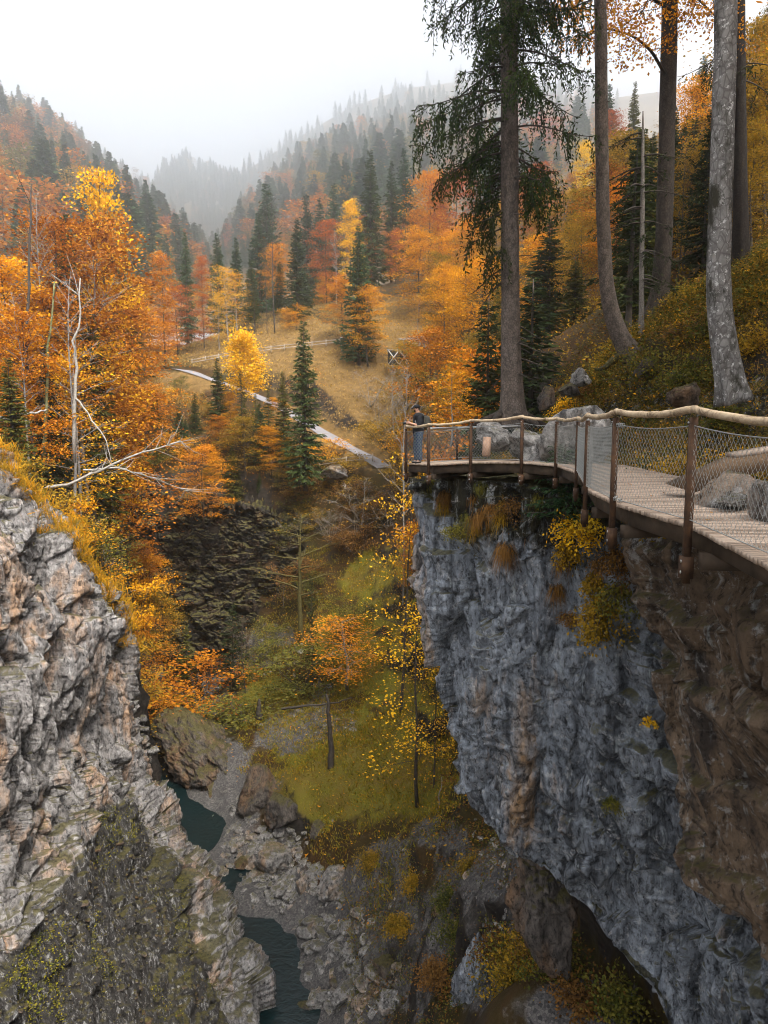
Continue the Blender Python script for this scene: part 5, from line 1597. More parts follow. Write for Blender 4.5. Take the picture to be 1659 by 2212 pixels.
T('shrub', 290, 1400, 66, 'olive bush growing from the gorge wall beside the cliff', 'olive', 1.2, 1, Yb=1530)
T('shrub', 380, 1520, 78, 'dark olive bush on the brown rock spur', 'olive', 1.8, 2, Yb=1620)
T('spruce', 1240, 395, 92, 'olive brown spruce between the two thick trunks', 'olivespruce', 1.1, 1)
T('spruce', 1190, 470, 70, 'large dark green spruce right of the thick trunk', 'spruce', 2.0, 2)
T('spruce', 1245, 560, 60, 'broad drooping green spruce low between the thick trunks', 'olivespruce', 2.1, 0)
T('beech', 1262, 310, 110, 'yellow leaved tree touching the left side of the curved trunk', 'yellow', .8, 2)
T('beech', 1170, 360, 130, 'russet beech under the hanging spruce twigs', 'red', 1.1, 1)
T('beech', 1330, 250, 140, 'red brown beech right of the curved trunk at the skyline', 'red', 1.1, 2)
T('fir', 1318, 180, 150, 'dark fir at the skyline right of the curved trunk', 'fir', .9, 0)
T('spruce', 1372, 175, 120, 'spruce at the skyline left of the dark straight trunk', 'olivespruce', .9, 1)
T('fir', 1520, 120, 120, 'layered fir at the skyline left of the pale mottled trunk', 'fir', 1.2, 2)
T('beech', 1340, 400, 60, 'orange beech behind the thin grey stem', 'orange', 1.1, 0)
T('beech', 1390, 470, 52, 'deep orange beech between the thin stem and the dark trunk', 'rust', 1.2, 1)
T('beech', 1500, 190, 62, 'golden beech behind the pale mottled trunk', 'amber', 1.1, 3)
T('beech', 1490, 330, 48, 'olive gold beech right of the dark straight trunk', 'olive', 1.1, 2)
T('beech', 1625, 60, 44, 'olive gold beech crown at the right frame edge', 'olive', 1.0, 0)
T('beech', 1640, 280, 38, 'amber beech lower at the right frame edge', 'olive', 1.1, 1)
T('thin', 1375, 290, 40, 'young layered fir with flat dark branches between the trunks', 'dark', 1.4, 1)
T('bare', 1480, 300, 44, 'leaning bare stem right of the dark straight trunk', None, .5, 0, bark=M_barkD)
# masses filled from a list of spots: each still a tree of its own
rg = np.random.default_rng(5)
def fill(n, Xr, dr, sky, kinds, label, group, hr=(9, 18), wr=(.9, 1.25), Yb=None):
    c = 0
    for _ in range(n * 12):
        if c >= n: break
        X, d = rg.uniform(*Xr), rg.uniform(*dr)
        r_ = ray(X, 900); x = r_[0] / r_[1] * d
        z = float(tz(x, d))
        px_, py_ = proj(np.array([x, d, z]))
        if Yb and not (Yb[0] < py_ < Yb[1]): continue
        h = rg.uniform(*hr)
        lim = np.interp(px_, sky[0], sky[1]) + rg.uniform(0, 60)
        ztop = float(at(px_, lim, d)[2])
        h = min(h, ztop - z)
        if h < 4: continue
        ki, leafs = kinds[rg.integers(len(kinds))]
        lf = leafs[rg.integers(len(leafs))]
        tree(ki, int(rg.integers(9)), (x, d, z - .3), h, label[ki] if isinstance(label, dict) else label, lf, rg.uniform(*wr), group[ki] if isinstance(group, dict) else group)
        c += 1
skyL = ([-100, 20, 80, 130, 170, 215, 260, 320], [560, 570, 500, 480, 500, 520, 540, 620])
fill(34, (-60, 330), (66, 135), skyL, [('beech', ['rust', 'rust', 'orange', 'amber']), ('beech', ['rust', 'brown', 'olive']), ('thin', ['dark', 'spruce'])],
     {'beech': 'rust to amber beech in the dense wood of the left bank', 'thin': 'dark slim conifer inside the dense wood of the left bank'}, {'beech': 'beeches of the left bank wood', 'thin': 'slim conifers of the left bank wood'}, (8, 17))
fill(26, (250, 860), (150, 215), ([200, 330, 420, 560, 700, 860], [560, 600, 585, 520, 480, 430]), [('beech', ['red', 'orange', 'rust', 'brown']), ('fir', ['fir', 'spruce']), ('open', ['amber', 'rust'])],
     {'beech': 'reddish beech in the wood behind the meadow', 'fir': 'dark fir in the wood behind the meadow', 'open': 'amber tree in the wood behind the meadow'}, {'beech': 'beeches of the wood behind the meadow', 'fir': 'firs of the wood behind the meadow', 'open': 'amber trees of the wood behind the meadow'}, (10, 19))
fill(46, (880, 1320), (62, 200), ([860, 960, 1100, 1200, 1320], [390, 380, 420, 360, 290]), [('beech', ['orange', 'amber', 'rust', 'red', 'olive']), ('spruce', ['spruce', 'olivespruce', 'dark']), ('beech', ['amber', 'olive'])],
     {'beech': 'autumn beech in the wood behind the thick spruce trunk', 'spruce': 'green spruce in the wood behind the thick spruce trunk'}, {'beech': 'beeches of the wood right of the meadow', 'spruce': 'spruces of the wood right of the meadow'}, (9, 18))
fill(44, (1300, 1850), (40, 130), ([1250, 1400, 1540, 1600, 1900], [280, 220, 190, 60, -200]), [('beech', ['orange', 'olive', 'olive', 'rust']), ('beech', ['green', 'olive', 'brown']), ('spruce', ['dark', 'spruce']), ('spruce', ['dark', 'olivespruce'])],
     {'beech': 'autumn beech on the steep slope behind the big trunks', 'spruce': 'dark spruce on the steep slope behind the big trunks'}, {'beech': 'beeches of the steep right slope', 'spruce': 'spruces of the steep right slope'}, (9, 17))
fill(16, (200, 700), (104.5, 114), ([150, 300, 420, 560, 720], [860, 880, 930, 900, 960]), [('beech', ['rust', 'olive', 'amber']), ('shrub', ['olive', 'amber', 'green']), ('thin', ['olivespruce', 'dark'])],
     {'beech': 'small autumn beech above the rear gorge wall', 'shrub': 'low bush above the rear gorge wall', 'thin': 'small conifer above the rear gorge wall'}, {'beech': 'small beeches above the gorge wall', 'shrub': 'bushes above the gorge wall', 'thin': 'small conifers above the gorge wall'}, (3, 8))
fill(7, (270, 860), (88, 100), ([200, 500, 860], [1080, 1110, 1060]), [('shrub', ['green', 'brown']), ('twigs', ['olive']), ('bare', [None])],
     {'shrub': 'dull bush on the shaded rear wall of the gorge', 'twigs': 'leafless bush on the shaded rear wall of the gorge', 'bare': 'bare young tree on the shaded rear wall of the gorge'}, {'shrub': 'bushes on the gorge wall', 'twigs': 'leafless bushes on the gorge wall', 'bare': 'bare trees on the gorge wall'}, (2.5, 6))

fill(16, (610, 870), (92, 107), ([600, 870], [1010, 1020]), [('shrub', ['olive', 'brown', 'amber']), ('shrub', ['green', 'brown']), ('twigs', ['olive', 'brown'])],
     {'shrub': 'olive brown bush on the slope under the lower path', 'twigs': 'twiggy bare bush on the slope under the lower path'}, {'shrub': 'bushes under the lower path', 'twigs': 'twiggy bushes under the lower path'}, (2.5, 5.5), Yb=(1040, 1260))
# white stems and fallen wood on the left bank
def pole(name, pts, r, mat, label, cat, n=7, twigs=0, seed=1):
    P_ = np.array([at(*p_) for p_ in pts])
    s = np.linspace(0, len(P_) - 1, 14)
    c = np.stack([np.interp(s, np.arange(len(P_)), P_[:, k]) for k in range(3)], -1)
    rg_ = np.random.default_rng(seed)
    c += rg_.normal(0, .05, c.shape)
    mb = MB().tube(c, np.linspace(r, r * .35, 14), n)
    for i in range(twigs):
        b = c[rg_.integers(4, 14)]
        d_ = rg_.normal(0, 1, 3); d_ = d_ / np.linalg.norm(d_) * rg_.uniform(.8, 2.6)
        d_ += (c[-1] - c[0]) / np.linalg.norm(c[-1] - c[0]) * 1.4
        mb.tube([b, b + d_ * .5 + rg_.normal(0, .12, 3), b + d_], [.035, .025, .008], 3, cap=False)
    o = link(name, None)
    me_ = mb
    bpy.data.objects.remove(o)
    c0 = c[0].copy()
    mb.V = [v_ - c0 for v_ in mb.V]
    o = mb.build(name, [mat], None, True, c0)
    return tag(o, label, cat)
pole('birch_stem', [(160, 1000, 56), (162, 850, 56), (166, 790, 56.2), (160, 740, 56), (170, 700, 56.3), (174, 600, 56.5)], .15, M_barkW, 'white crooked birch stem standing in front of the rust beeches', 'birch', twigs=4)
pole('birch_stem', [(95, 985, 57), (100, 900, 57), (104, 760, 57), (118, 610, 57.5)], .17, mat_simple('ivy_bark', (.12, .12, .05), .9, .5, 3, bump=.5), 'ivy covered stem left of the white crooked birch', 'tree stem', twigs=3, seed=2)
pole('birch_stem', [(58, 800, 58), (60, 640, 58), (70, 400, 58.5)], .17, M_barkD, 'dark straight stem before the golden leaves at the left', 'tree stem', twigs=5, seed=3)
pole('fallen_tree', [(0, 905, 52), (60, 893, 52), (100, 886, 53)], .15, M_barkW, 'pale leaning broken trunk crossing the left frame edge', 'fallen trunk', seed=4)
pole('dead_branch', [(165, 860, 56), (195, 900, 55.5), (230, 950, 55), (245, 1010, 55)], .08, M_barkW, 'pale dead branch hanging from the white birch stem', 'branch', seed=5)
pole('fallen_tree', [(85, 1058, 53), (150, 1045, 53.5), (230, 1010, 54), (300, 980, 55), (390, 955, 56)], .14, M_barkW, 'bleached fallen tree with fanned branches lying across the bank', 'fallen tree', twigs=26, seed=6)
pole('fallen_tree', [(180, 1015, 55), (260, 1010, 56), (330, 1030, 57), (400, 1060, 58)], .09, M_barkW, 'thinner bleached fallen tree pointing down to the dark hollow', 'fallen tree', twigs=18, seed=7)
pole('broken_snag', [(716, 1665, 61), (713, 1580, 61), (706, 1500, 61)], .32, M_barkD, 'tall dark broken snag on the mossy slope', 'snag', 8, seed=8)
pole('fallen_log', [(610, 1530, 66), (700, 1523, 64), (760, 1508, 63)], .14, M_barkD, 'mossy fallen log lying across the slope behind the snag', 'log', seed=9)
pole('tree_stump', [(559, 1552, 74), (560, 1510, 74)], .38, M_barkD, 'short dark stump below the grey green juniper', 'stump', 8, seed=10)
pole('dead_stick', [(944, 1770, 47.5), (955, 1680, 47.5)], .07, M_barkG, 'thin pale stick leaning beside the twin stems on the scree', 'stick', seed=11)
pole('driftwood', [(786, 2010, 43), (780, 1960, 43.4)], .07, M_barkW, 'pale driftwood stick lying on the stream gravel', 'stick', seed=12)
# ------------------------------------------------------------------ the big trunks beside the walkway
def mat_bark(name, base, dark, flake, moss=0.0, scale=1.0, flk=.62):
    t = NT(name)
    p = t.pos((1, 1, .55))
    n1 = t.noise(p, 5 * scale, 6, .7)
    v = t.vor(p, 13 * scale, 'DISTANCE_TO_EDGE')
    n2 = t.noise(t.pos(), 16 * scale, 5, .8)
    c = t.ramp(n1, [(.3, dark), (.6, base)])
    c = t.mix(t.ramp(v, [(0, .8), (.12, 0.0)]), c, dark)
    c = t.mix(t.ramp(n2, [(flk, 0.0), (flk + .05, .85)]), c, flake)
    if moss:
        n3 = t.noise(t.pos((1, 1, .5)), 1.4, 6, .7)
        c = t.mix(t.ramp(n3, [(.5, 0.0), (.6, moss)]), c, (.022, .020, .012))
    nb = t.bump(v, .8, .03)
    nb = t.bump(n1, .6, .03, nb)
    return t.pbr(c, .9, nb, 0, .15)
B_SPR = mat_bark('spruce_bark', (.135, .108, .09), (.032, .026, .022), (.38, .36, .34), scale=1.2, flk=.63)
B_SPD = mat_bark('dark_spruce_bark', (.055, .044, .036), (.015, .012, .010), (.12, .105, .09), scale=1.1, flk=.7)
B_BLK = mat_bark('black_spruce_bark', (.030, .024, .020), (.010, .008, .007), (.05, .045, .04), scale=1.1, flk=.7)
B_BEE = mat_bark('mottled_beech_bark', (.20, .19, .18), (.07, .063, .058), (.50, .49, .47), .95, .55, .57)
def trunk(pts, radii, seed, mat, parent=None, loc=(0, 0, 0), n=26, k=130, rough=.05, name='trunk'):
    P_ = np.array([at(*p_) for p_ in pts])
    s = np.r_[0, np.cumsum(np.linalg.norm(np.diff(P_, axis=0), axis=1))]
    q = np.linspace(0, s[-1], k)
    c = np.stack([np.interp(q, s, P_[:, j]) for j in range(3)], -1)
    for _ in range(10):
        c[1:-1] = (c[:-2] + 2 * c[1:-1] + c[2:]) / 4
    r = np.interp(q, s, radii)
    a = np.arange(n) * 2 * math.pi / n
    D_ = np.stack([np.cos(a), np.sin(a), 0 * a], -1)
    Q = D_[None] * 1.6 + np.stack([0 * q, 0 * q, q * .55], -1)[:, None, :] + seed * 3.1
    w = 1 + rough * fbm(Q, 3, seed) * 1.6 + rough * .7 * ridged(Q * np.array([2.2, 2.2, 1.2]), 3, seed + 2)
    low = np.exp(-q / 1.0)[:, None]
    w = w + low * .45 * np.clip(np.sin(a * 5 + seed)[None, :], -.3, 1)
    mb = MB().tube(c - np.array(loc), r, n, wob=w)
    return mb, c, r
def stubs(mb, c, r, loc, n, seed, L=(.15, .9)):
    rg = np.random.default_rng(seed)
    for _ in range(n):
        i = rg.integers(15, len(c) - 2)
        az = rg.uniform(0, 6.28)
        d_ = np.array([math.cos(az), math.sin(az), rg.uniform(-.5, .2)])
        l_ = rg.uniform(*L)
        b = c[i] + d_ * r[i] * .8 - np.array(loc)
        mb.tube([b, b + d_ * l_ * .5 + (0, 0, -.02), b + d_ * l_ + (0, 0, -.1 * l_)], [.024, .015, .006], 4, cap=False)
def hanging_spruce(c_z, zlo, zhi, nb, seed, trunk_c, Lr=(2.2, 4.6), strands=26, azr=None, seg=.075, hang=(.35, 1.5)):
    rg = np.random.default_rng(seed)
    br, nd = MB(), MB()
    Cn, Dn, Nn = [], [], []
    for i in range(nb):
        z = rg.uniform(zlo, zhi)
        az = rg.uniform(0, 6.283) if azr is None else rg.uniform(*azr)
        L = rg.uniform(*Lr) * np.interp(z, [zlo, zlo + 3, zhi], [.55, 1, .75])
        b = np.array([np.interp(z, trunk_c[:, 2], trunk_c[:, k]) for k in (0, 1)] + [z])
        d = np.array([math.cos(az), math.sin(az), 0]); side = np.array([-d[1], d[0], 0])
        s = np.linspace(0, 1, 12)
        P_ = b + d * (L * s)[:, None] + side * (L * .12 * rg.normal() * s ** 2)[:, None]
        P_[:, 2] += L * (.12 * s - .75 * s ** 2 + .34 * s ** 4)
        br.tube(P_, np.linspace(.038, .008, 12), 5, cap=False)
        for k in range(int(strands * L / 3.5)):
            u = rg.uniform(.22, 1.0) ** .8
            q = np.array([np.interp(u, s, P_[:, j]) for j in range(3)])
            sd = rg.choice([-1, 1])
            out_ = side * sd * rg.uniform(.05, .85) * (1.1 - .5 * u) + d * rg.uniform(0, .35)
            hl = rg.uniform(*hang) * (1 - .35 * u)
            m = max(4, int(hl / seg))
            w = np.linspace(0, 1, m)
            st = q + out_ * (1 - (1 - w) ** 2)[:, None] * .8 + np.array([0, 0, -1.0]) * (hl * w ** 1.25)[:, None] + rg.normal(0, .012, (m, 3))
            if k % 2 == 0:
                br.tube(st[[0, m // 2, m - 1]], [.010, .007, .003], 3, cap=False)
            t_ = np.gradient(st, axis=0); t_ /= np.linalg.norm(t_, axis=1, keepdims=True) + 1e-9
            for sg in (-1, 1):
                o = rg.normal(0, 1, (m, 3)) * .55 + side * sg * .6
                Cn.append(st); Dn.append(t_ * 1.0 + o); Nn.append(rg.normal(0, 1, (m, 3)))
            if rg.random() < .5:
                Cn.append(st[::2]); Dn.append(t_[::2] * .4 + rg.normal(0, .9, (len(st[::2]), 3))); Nn.append(rg.normal(0, 1, (len(st[::2]), 3)))
    C, D, N = map(np.concatenate, (Cn, Dn, Nn))
    lam = rg.uniform(.6, 1.3, len(C))
    nd.leaves(C, D, N, .15 * lam, .045 * lam)
    return br, nd
def shift(mb, o):
    mb.V = [v - o for v in mb.V]
    return mb
def upper_crown(seed, base, H, Rm, parent, leaf, bark, loc):
    tr, cr, _ = broadleaf(seed, H, Rm, .0, 46, 6, 34, leafL=.34, leafW=.24, up=.5, trunk=.12, sr=.8)
    o = np.asarray(base) - np.asarray(loc)
    a = tr.build('limbs', [bark], parent); a.location = o
    b = cr.build('crown', [leaf], parent); b.location = o
# 1 the thick spruce with hanging twigs
l1 = at(1105, 905, 24)
s1 = root('spruce_tree', l1, 'thick grey spruce trunk with curtains of hanging twigs beside the far railing', 'spruce')
mb, c1, r1 = trunk([(1108, 925, 24), (1105, 870, 24), (1103, 700, 24), (1101, 400, 24), (1100, 0, 24), (1099, -600, 24), (1098, -900, 24)], [.46, .38, .315, .29, .265, .2, .12], 3, B_SPR)
shift(mb, l1)
stubs(mb, c1, r1, l1, 46, 5)
mb.build('trunk', [B_SPR], s1, True)
br, nd = hanging_spruce(0, 8.2, 16.5, 92, 11, c1, Lr=(2.0, 3.8), strands=28, hang=(.4, 1.5))
b2, n2 = hanging_spruce(0, 5.6, 8.0, 6, 12, c1, Lr=(1.1, 1.9), azr=(2.5, 3.9), strands=40, hang=(.6, 1.7))
shift(br, l1).build('branches', [M_barkD], s1); shift(b2, l1).build('branches', [M_barkD], s1)
shift(nd, l1).build('needles', [NEED['spruce']], s1); shift(n2, l1).build('needles', [NEED['dark']], s1)
b3, n3 = hanging_spruce(0, 16, 25, 34, 13, c1, Lr=(2.4, 3.6), strands=12)
shift(b3, l1).build('branches', [M_barkD], s1); shift(n3, l1).build('needles', [NEED['spruce']], s1)
b4, n4 = hanging_spruce(0, 1.2, 6.0, 9, 14, c1, Lr=(1.0, 2.6), strands=4)
shift(b4, l1).build('dead_branches', [M_barkD], s1)
rt = MB()
rr_ = np.random.default_rng(9)
for az in (.3, 1.4, 2.7, 3.9, 5.1):
    d_ = np.array([math.cos(az), math.sin(az), 0])
    q = np.linspace(0, 1, 7)
    P_ = d_ * (.25 + 1.5 * q)[:, None] + np.stack([.12 * np.sin(q * 5 + az), .12 * np.cos(q * 4), .25 - .55 * q ** .7], -1)
    rt.tube(P_, np.linspace(.17, .05, 7), 7)
rt.build('roots', [B_SPD], s1, True)
# 2 the spruce with a bent foot
l2 = at(1362, 778, 26)
s2 = root('spruce_tree', l2, 'spruce trunk with a curved mossy foot, second of the big trunks', 'spruce')
mb, c2, r2 = trunk([(1390, 800, 26), (1362, 768, 26), (1338, 730, 26), (1318, 670, 26), (1308, 600, 26), (1303, 480, 26), (1300, 300, 26), (1297, 0, 26), (1293, -500, 26), (1292, -800, 26)], [.46, .40, .32, .28, .255, .24, .225, .205, .15, .1], 5, B_SPR)
shift(mb, l2); stubs(mb, c2, r2, l2, 20, 6, (.05, .25))
mb.build('trunk', [B_SPR], s2, True)
b3, n3 = hanging_spruce(0, 17, 27, 36, 23, c2, Lr=(2.4, 3.8), strands=12)
shift(b3, l2).build('branches', [M_barkD], s2); shift(n3, l2).build('needles', [NEED['spruce']], s2)
rt = MB()
for az, L_ in ((0.1, 1.6), (3.3, 1.2), (4.4, 1.0), (5.4, 1.3)):
    d_ = np.array([math.cos(az), math.sin(az), 0]); q = np.linspace(0, 1, 7)
    rt.tube(d_ * (.2 + L_ * q)[:, None] + np.stack([0 * q, 0 * q, .12 - .45 * q + .1 * np.sin(q * 6)], -1), np.linspace(.2, .05, 7), 7)
rt.build('roots', [mat_bark('mossy_root_bark', (.07, .062, .02), (.022, .018, .012), (.10, .10, .03), scale=1)], s2, True)
# 3 the dark straight trunk and its leafy limb
l3 = at(1418, 700, 30)
s3 = root('beech_tree', l3, 'dark straight trunk with a leafy limb reaching left against the sky', 'broadleaf tree')
mb, c3, r3 = trunk([(1404, 715, 30), (1418, 680, 30), (1427, 630, 30), (1433, 540, 30), (1438, 400, 30), (1447, 0, 30), (1452, -500, 30), (1454, -800, 30)], [.52, .44, .37, .345, .33, .30, .22, .14], 7, B_SPD)
shift(mb, l3).build('trunk', [B_SPD], s3, True)
def leafy_limb(paths, seed, n_sub, leaves, L=.12, Wd=.08, rs=.30):
    rg = np.random.default_rng(seed)
    br, lf = MB(), MB()
    C, D, N = [], [], []
    for pts, rad in paths:
        P_ = np.array([at(*p_) for p_ in pts])
        s = np.linspace(0, len(P_) - 1, 16)
        c = np.stack([np.interp(s, np.arange(len(P_)), P_[:, k]) for k in range(3)], -1)
        c[1:-1] = (c[:-2] + c[1:-1] * 2 + c[2:]) / 4
        br.tube(c, np.linspace(rad, .012, 16), 6)
        for _ in range(n_sub):
            i = rg.integers(3, 16)
            d_ = rg.normal(0, 1, 3) * (1, 1, .5); d_ /= np.linalg.norm(d_)
            L2 = rg.uniform(.5, 1.5)
            e = c[i] + d_ * L2 + (0, 0, -.1)
            m_ = (c[i] + e) / 2 + rg.normal(0, .08, 3)
            br.tube([c[i], m_, e], [.018, .012, .005], 3, cap=False)
            for q in (m_, e, e * .7 + m_ * .3):
                k = int(leaves * rg.uniform(.4, 1.5))
                o = rg.normal(0, 1, (k, 3)) * (rs, rs, rs * .45)
                C.append(q + o); D.append(o + rg.normal(0, .3, (k, 3)) + (0, 0, -.2)); N.append(np.array([0, 0, 1]) + rg.normal(0, .6, (k, 3)))
    C, D, N = map(np.concatenate, (C, D, N))
    lam = rg.uniform(.6, 1.3, len(C))
    lf.leaves(C, D, N, L * lam, Wd * lam)
    return br, lf
lb, ll = leafy_limb([([(1436, 160, 29.7), (1408, 110, 29), (1370, 78, 28.3), (1320, 62, 28), (1262, 70, 27.5)], .075),
                     ([(1446, 20, 29.7), (1400, -10, 29), (1330, -20, 28), (1250, 10, 27.5), (1215, 30, 27)], .07),
                     ([(1450, -60, 29.7), (1500, -10, 29), (1540, 30, 28.5), (1575, 60, 28)], .07),
                     ([(1450, -120, 29.7), (1420, -70, 28), (1400, 0, 27), (1380, 40, 26.5)], .06)], 31, 17, 26)
shift(lb, l3).build('limb', [B_SPD], s3); shift(ll, l3).build('leaves', [LEAF['amber']], s3)
upper_crown(401, c3[np.argmin(abs(c3[:, 2] - 19))], 12, 5.5, s3, LEAF['amber'], B_SPD, l3)
# 4 mottled beech
l4 = at(1577, 838, 17)
s4 = root('beech_tree', l4, 'pale mottled beech trunk rising right of the walkway', 'beech')
mb, c4, r4 = trunk([(1588, 870, 17), (1578, 820, 17), (1566, 750, 17), (1554, 670, 17), (1552, 580, 17), (1558, 400, 17), (1565, 150, 17), (1568, 0, 17), (1570, -700, 17), (1572, -1100, 17)], [.36, .31, .285, .272, .262, .255, .245, .235, .19, .12], 9, B_BEE, k=160)
shift(mb, l4).build('trunk', [B_BEE], s4, True)
upper_crown(402, c4[np.argmin(abs(c4[:, 2] - 15))], 11, 5.5, s4, LEAF['amber'], B_BEE, l4)
# 5, 6
l5 = at(1597, 560, 30)
s5 = root('spruce_tree', l5, 'black spruce trunk behind the mottled beech at the top of the picture', 'spruce')
mb, c5, r5 = trunk([(1600, 600, 30), (1599, 400, 30), (1597, 200, 30), (1596, 0, 30), (1595, -600, 30)], [.34, .28, .25, .23, .13], 13, B_BLK, k=60)
shift(mb, l5).build('trunk', [B_BLK], s5, True)
b3, n3 = hanging_spruce(0, 14, 27, 44, 33, c5, Lr=(2.6, 4.2), strands=14)
shift(b3, l5).build('branches', [M_barkD], s5); shift(n3, l5).build('needles', [NEED['dark']], s5)
l6 = at(1386, 718, 27)
s6 = root('spruce_sapling', l6, 'thin grey stem standing between the curved trunk and the dark trunk', 'young spruce')
mb, c6, r6 = trunk([(1386, 725, 27), (1386, 600, 27), (1388, 450, 27), (1389, 300, 27), (1389, 240, 27)], [.10, .09, .08, .05, .02], 15, mat_bark('thin_grey_bark', (.22, .20, .18), (.09, .08, .07), (.36, .35, .33), scale=1.4), n=10, k=50, rough=.03)
shift(mb, l6); mb.build('trunk', [bpy.data.materials['thin_grey_bark']], s6, True)
b3, n3 = hanging_spruce(0, 5.5, 11.5, 30, 34, c6, Lr=(1.2, 2.3), strands=14, hang=(.1, .45))
shift(b3, l6).build('branches', [M_barkD], s6); shift(n3, l6).build('needles', [NEED['dark']], s6)

# unseen beeches on the slope to the right, added so their crowns shade the bank
rg = np.random.default_rng(44)
for i in range(17):
    x, y = rg.uniform(9.5, 30), rg.uniform(-8, 15)
    if x < 9.5 + max(0, y) * .62 + 1.2: x = 9.5 + max(0, y) * .62 + rg.uniform(1.5, 9)
    tree('beech', i, (x, y, float(tz(x, y)) - .3), rg.uniform(17, 25), 'tall amber beech out of view right of the walkway, added for its shade', 'amber', rg.uniform(.9, 1.2), 'added shade beeches right of the walkway')
# ------------------------------------------------------------------ plants at the walkway and on the cliffs
def near_shrub(P, s, leaf, label, seed, L=.10, n=20, cat='shrub', name='shrub', droop=0.0, leaves=10, towards=None):
    rg = np.random.default_rng(seed)
    r_ = root(name, P, label, cat)
    br, lf = MB(), MB()
    C, D, N = [], [], []
    for i in range(n):
        d_ = rg.normal(0, 1, 3); d_[2] = abs(d_[2]) * (1 - droop) - droop * .8
        d_ = d_ / np.linalg.norm(d_)
        if towards is not None: d_ = d_ * .7 + np.array(towards)
        l_ = s * rg.uniform(.5, 1.1)
        q = np.linspace(0, 1, 5)
        P_ = d_ * (l_ * q)[:, None] + np.array([0, 0, -1]) * (.25 * l_ * q ** 2)[:, None] + rg.normal(0, .03 * s, (5, 3))
        br.tube(P_, [.014, .011, .009, .006, .003], 4, cap=False)
        for q_ in P_[1:]:
            k = leaves
            o = rg.normal(0, s * .13, (k, 3))
            C.append(q_ + o); D.append(d_ * .5 + rg.normal(0, .6, (k, 3)) + (0, 0, -.25)); N.append(np.array([0, -.3, .9]) + rg.normal(0, .5, (k, 3)))
    C, D, N = map(np.concatenate, (C, D, N))
    lam = rg.uniform(.6, 1.3, len(C))
    lf.leaves(C, D, N, L * lam, L * .6 * lam)
    br.build('stems', [M_barkD], r_); lf.build('leaves', [LEAF[leaf]], r_)
    return r_
def cliff_pt(Pg, X, Y, out=0.1):
    px_, py_ = proj(Pg)
    m = (px_ - X) ** 2 + (py_ - Y) ** 2 + (Pg[..., 1] > 60) * 1e9
    i = np.unravel_index(np.argmin(m), m.shape)
    v = Pg[i]
    return v * (1 - out / np.linalg.norm(v))
RF = RIGHT_P[46:]
near_shrub(cliff_pt(RF, 1312, 1290), 1.0, 'olive', 'yellow green leafy shrub hanging from the crack of the blue cliff', 1, .085, 46, droop=.75, leaves=12, towards=(-.2, -.5, -.2))
near_shrub(cliff_pt(RF, 1245, 1130), .95, 'gold', 'yellow leaved shrub growing on the cliff just under the deck corner', 2, .085, 36, droop=.5, leaves=10, towards=(-.2, -.5, -.1))
near_shrub(cliff_pt(RF, 1330, 1200), .8, 'brown', 'brown leafy tangle on the shaded cliff below the near deck', 3, .07, 40, droop=.6, towards=(-.1, -.4, -.1))
near_shrub(cliff_pt(RF, 985, 1150), .55, 'green', 'small dull green shrub on the blue cliff below the platform', 4, .06, 26, droop=.4, towards=(-.2, -.4, 0))
near_shrub(cliff_pt(RF, 1315, 1735), .42, 'green', 'tiny dark shrub alone on the lower blue cliff', 5, .05, 24, droop=.1, towards=(0, -.4, .1))
near_shrub(cliff_pt(RF, 1100, 1090), .7, 'brown', 'dull brown shrub in the shade right under the platform', 6, .06, 30, droop=.5, towards=(0, -.4, 0))
near_shrub(cliff_pt(RF, 1225, 1330), .45, 'brown', 'dark small tuft on the cliff left of the hanging shrub', 7, .05, 22, droop=.6, towards=(0, -.4, 0))
near_shrub(cliff_pt(RF, 1400, 1555), .22, 'gold', 'little yellow plant stuck on the brown crack', 8, .05, 12, droop=.3, towards=(0, -.4, 0))
def grass_tuft(P, n, L, label, seed, leaf, hang=True, group=None):
    rg = np.random.default_rng(seed)
    mb = MB()
    for i in range(n):
        d_ = rg.normal(0, 1, 3) * (1, .7, .5) + (0, -.5, .5)
        d_ /= np.linalg.norm(d_)
        l_ = L * rg.uniform(.5, 1.1)
        q = np.linspace(0, 1, 6)[:, None]
        c = rg.normal(0, .08, 3) + d_ * l_ * .6 * q + np.array([0, 0, -1.0 if hang else -.3]) * l_ * q ** 2
        w = np.cross(d_, (0, 0, 1)); w /= np.linalg.norm(w) + 1e-9
        wd = .009 * (1 - q * .85)
        V = np.stack([c - w * wd, c + w * wd], 1).reshape(-1, 3)
        k = np.arange(5)[:, None] * 2
        mb.add(V, np.concatenate([k, k + 1, k + 3, k + 2], 1))
    o = mb.build('grass_tuft', [LEAF[leaf]], None, False, P)
    return tag(o, label, 'grass tuft', group)
grass_tuft(cliff_pt(RF, 1090, 1185, .05), 240, .8, 'long dry grass tuft drooping in the middle of the upper blue cliff', 1, 'brown')
grass_tuft(cliff_pt(RF, 930, 1040, .05), 200, .6, 'grass tuft overhanging the cliff corner under the platform', 2, 'green')
grass_tuft(cliff_pt(RF, 1200, 1270, .05), 160, .6, 'brown grass tuft below the yellow leaved cliff shrub', 3, 'brown')
grass_tuft(cliff_pt(RF, 1040, 1110, .05), 160, .6, 'dark grass tuft under the platform edge', 4, 'brown')
rg = np.random.default_rng(29)
for k in range(16):
    X, Y = rg.uniform(945, 1300), 0
    Y = 1035 + rg.uniform(0, 1) * np.interp(X, [940, 1100, 1300], [50, 150, 210])
    grass_tuft(cliff_pt(RF, X, Y, .05), 110, rg.uniform(.35, .7), 'dark dry grass tuft hanging from the shaded cliff top under the deck', 30 + k, ['brown', 'green', 'olive', 'brown'][k % 4], group='grass tufts under the deck')
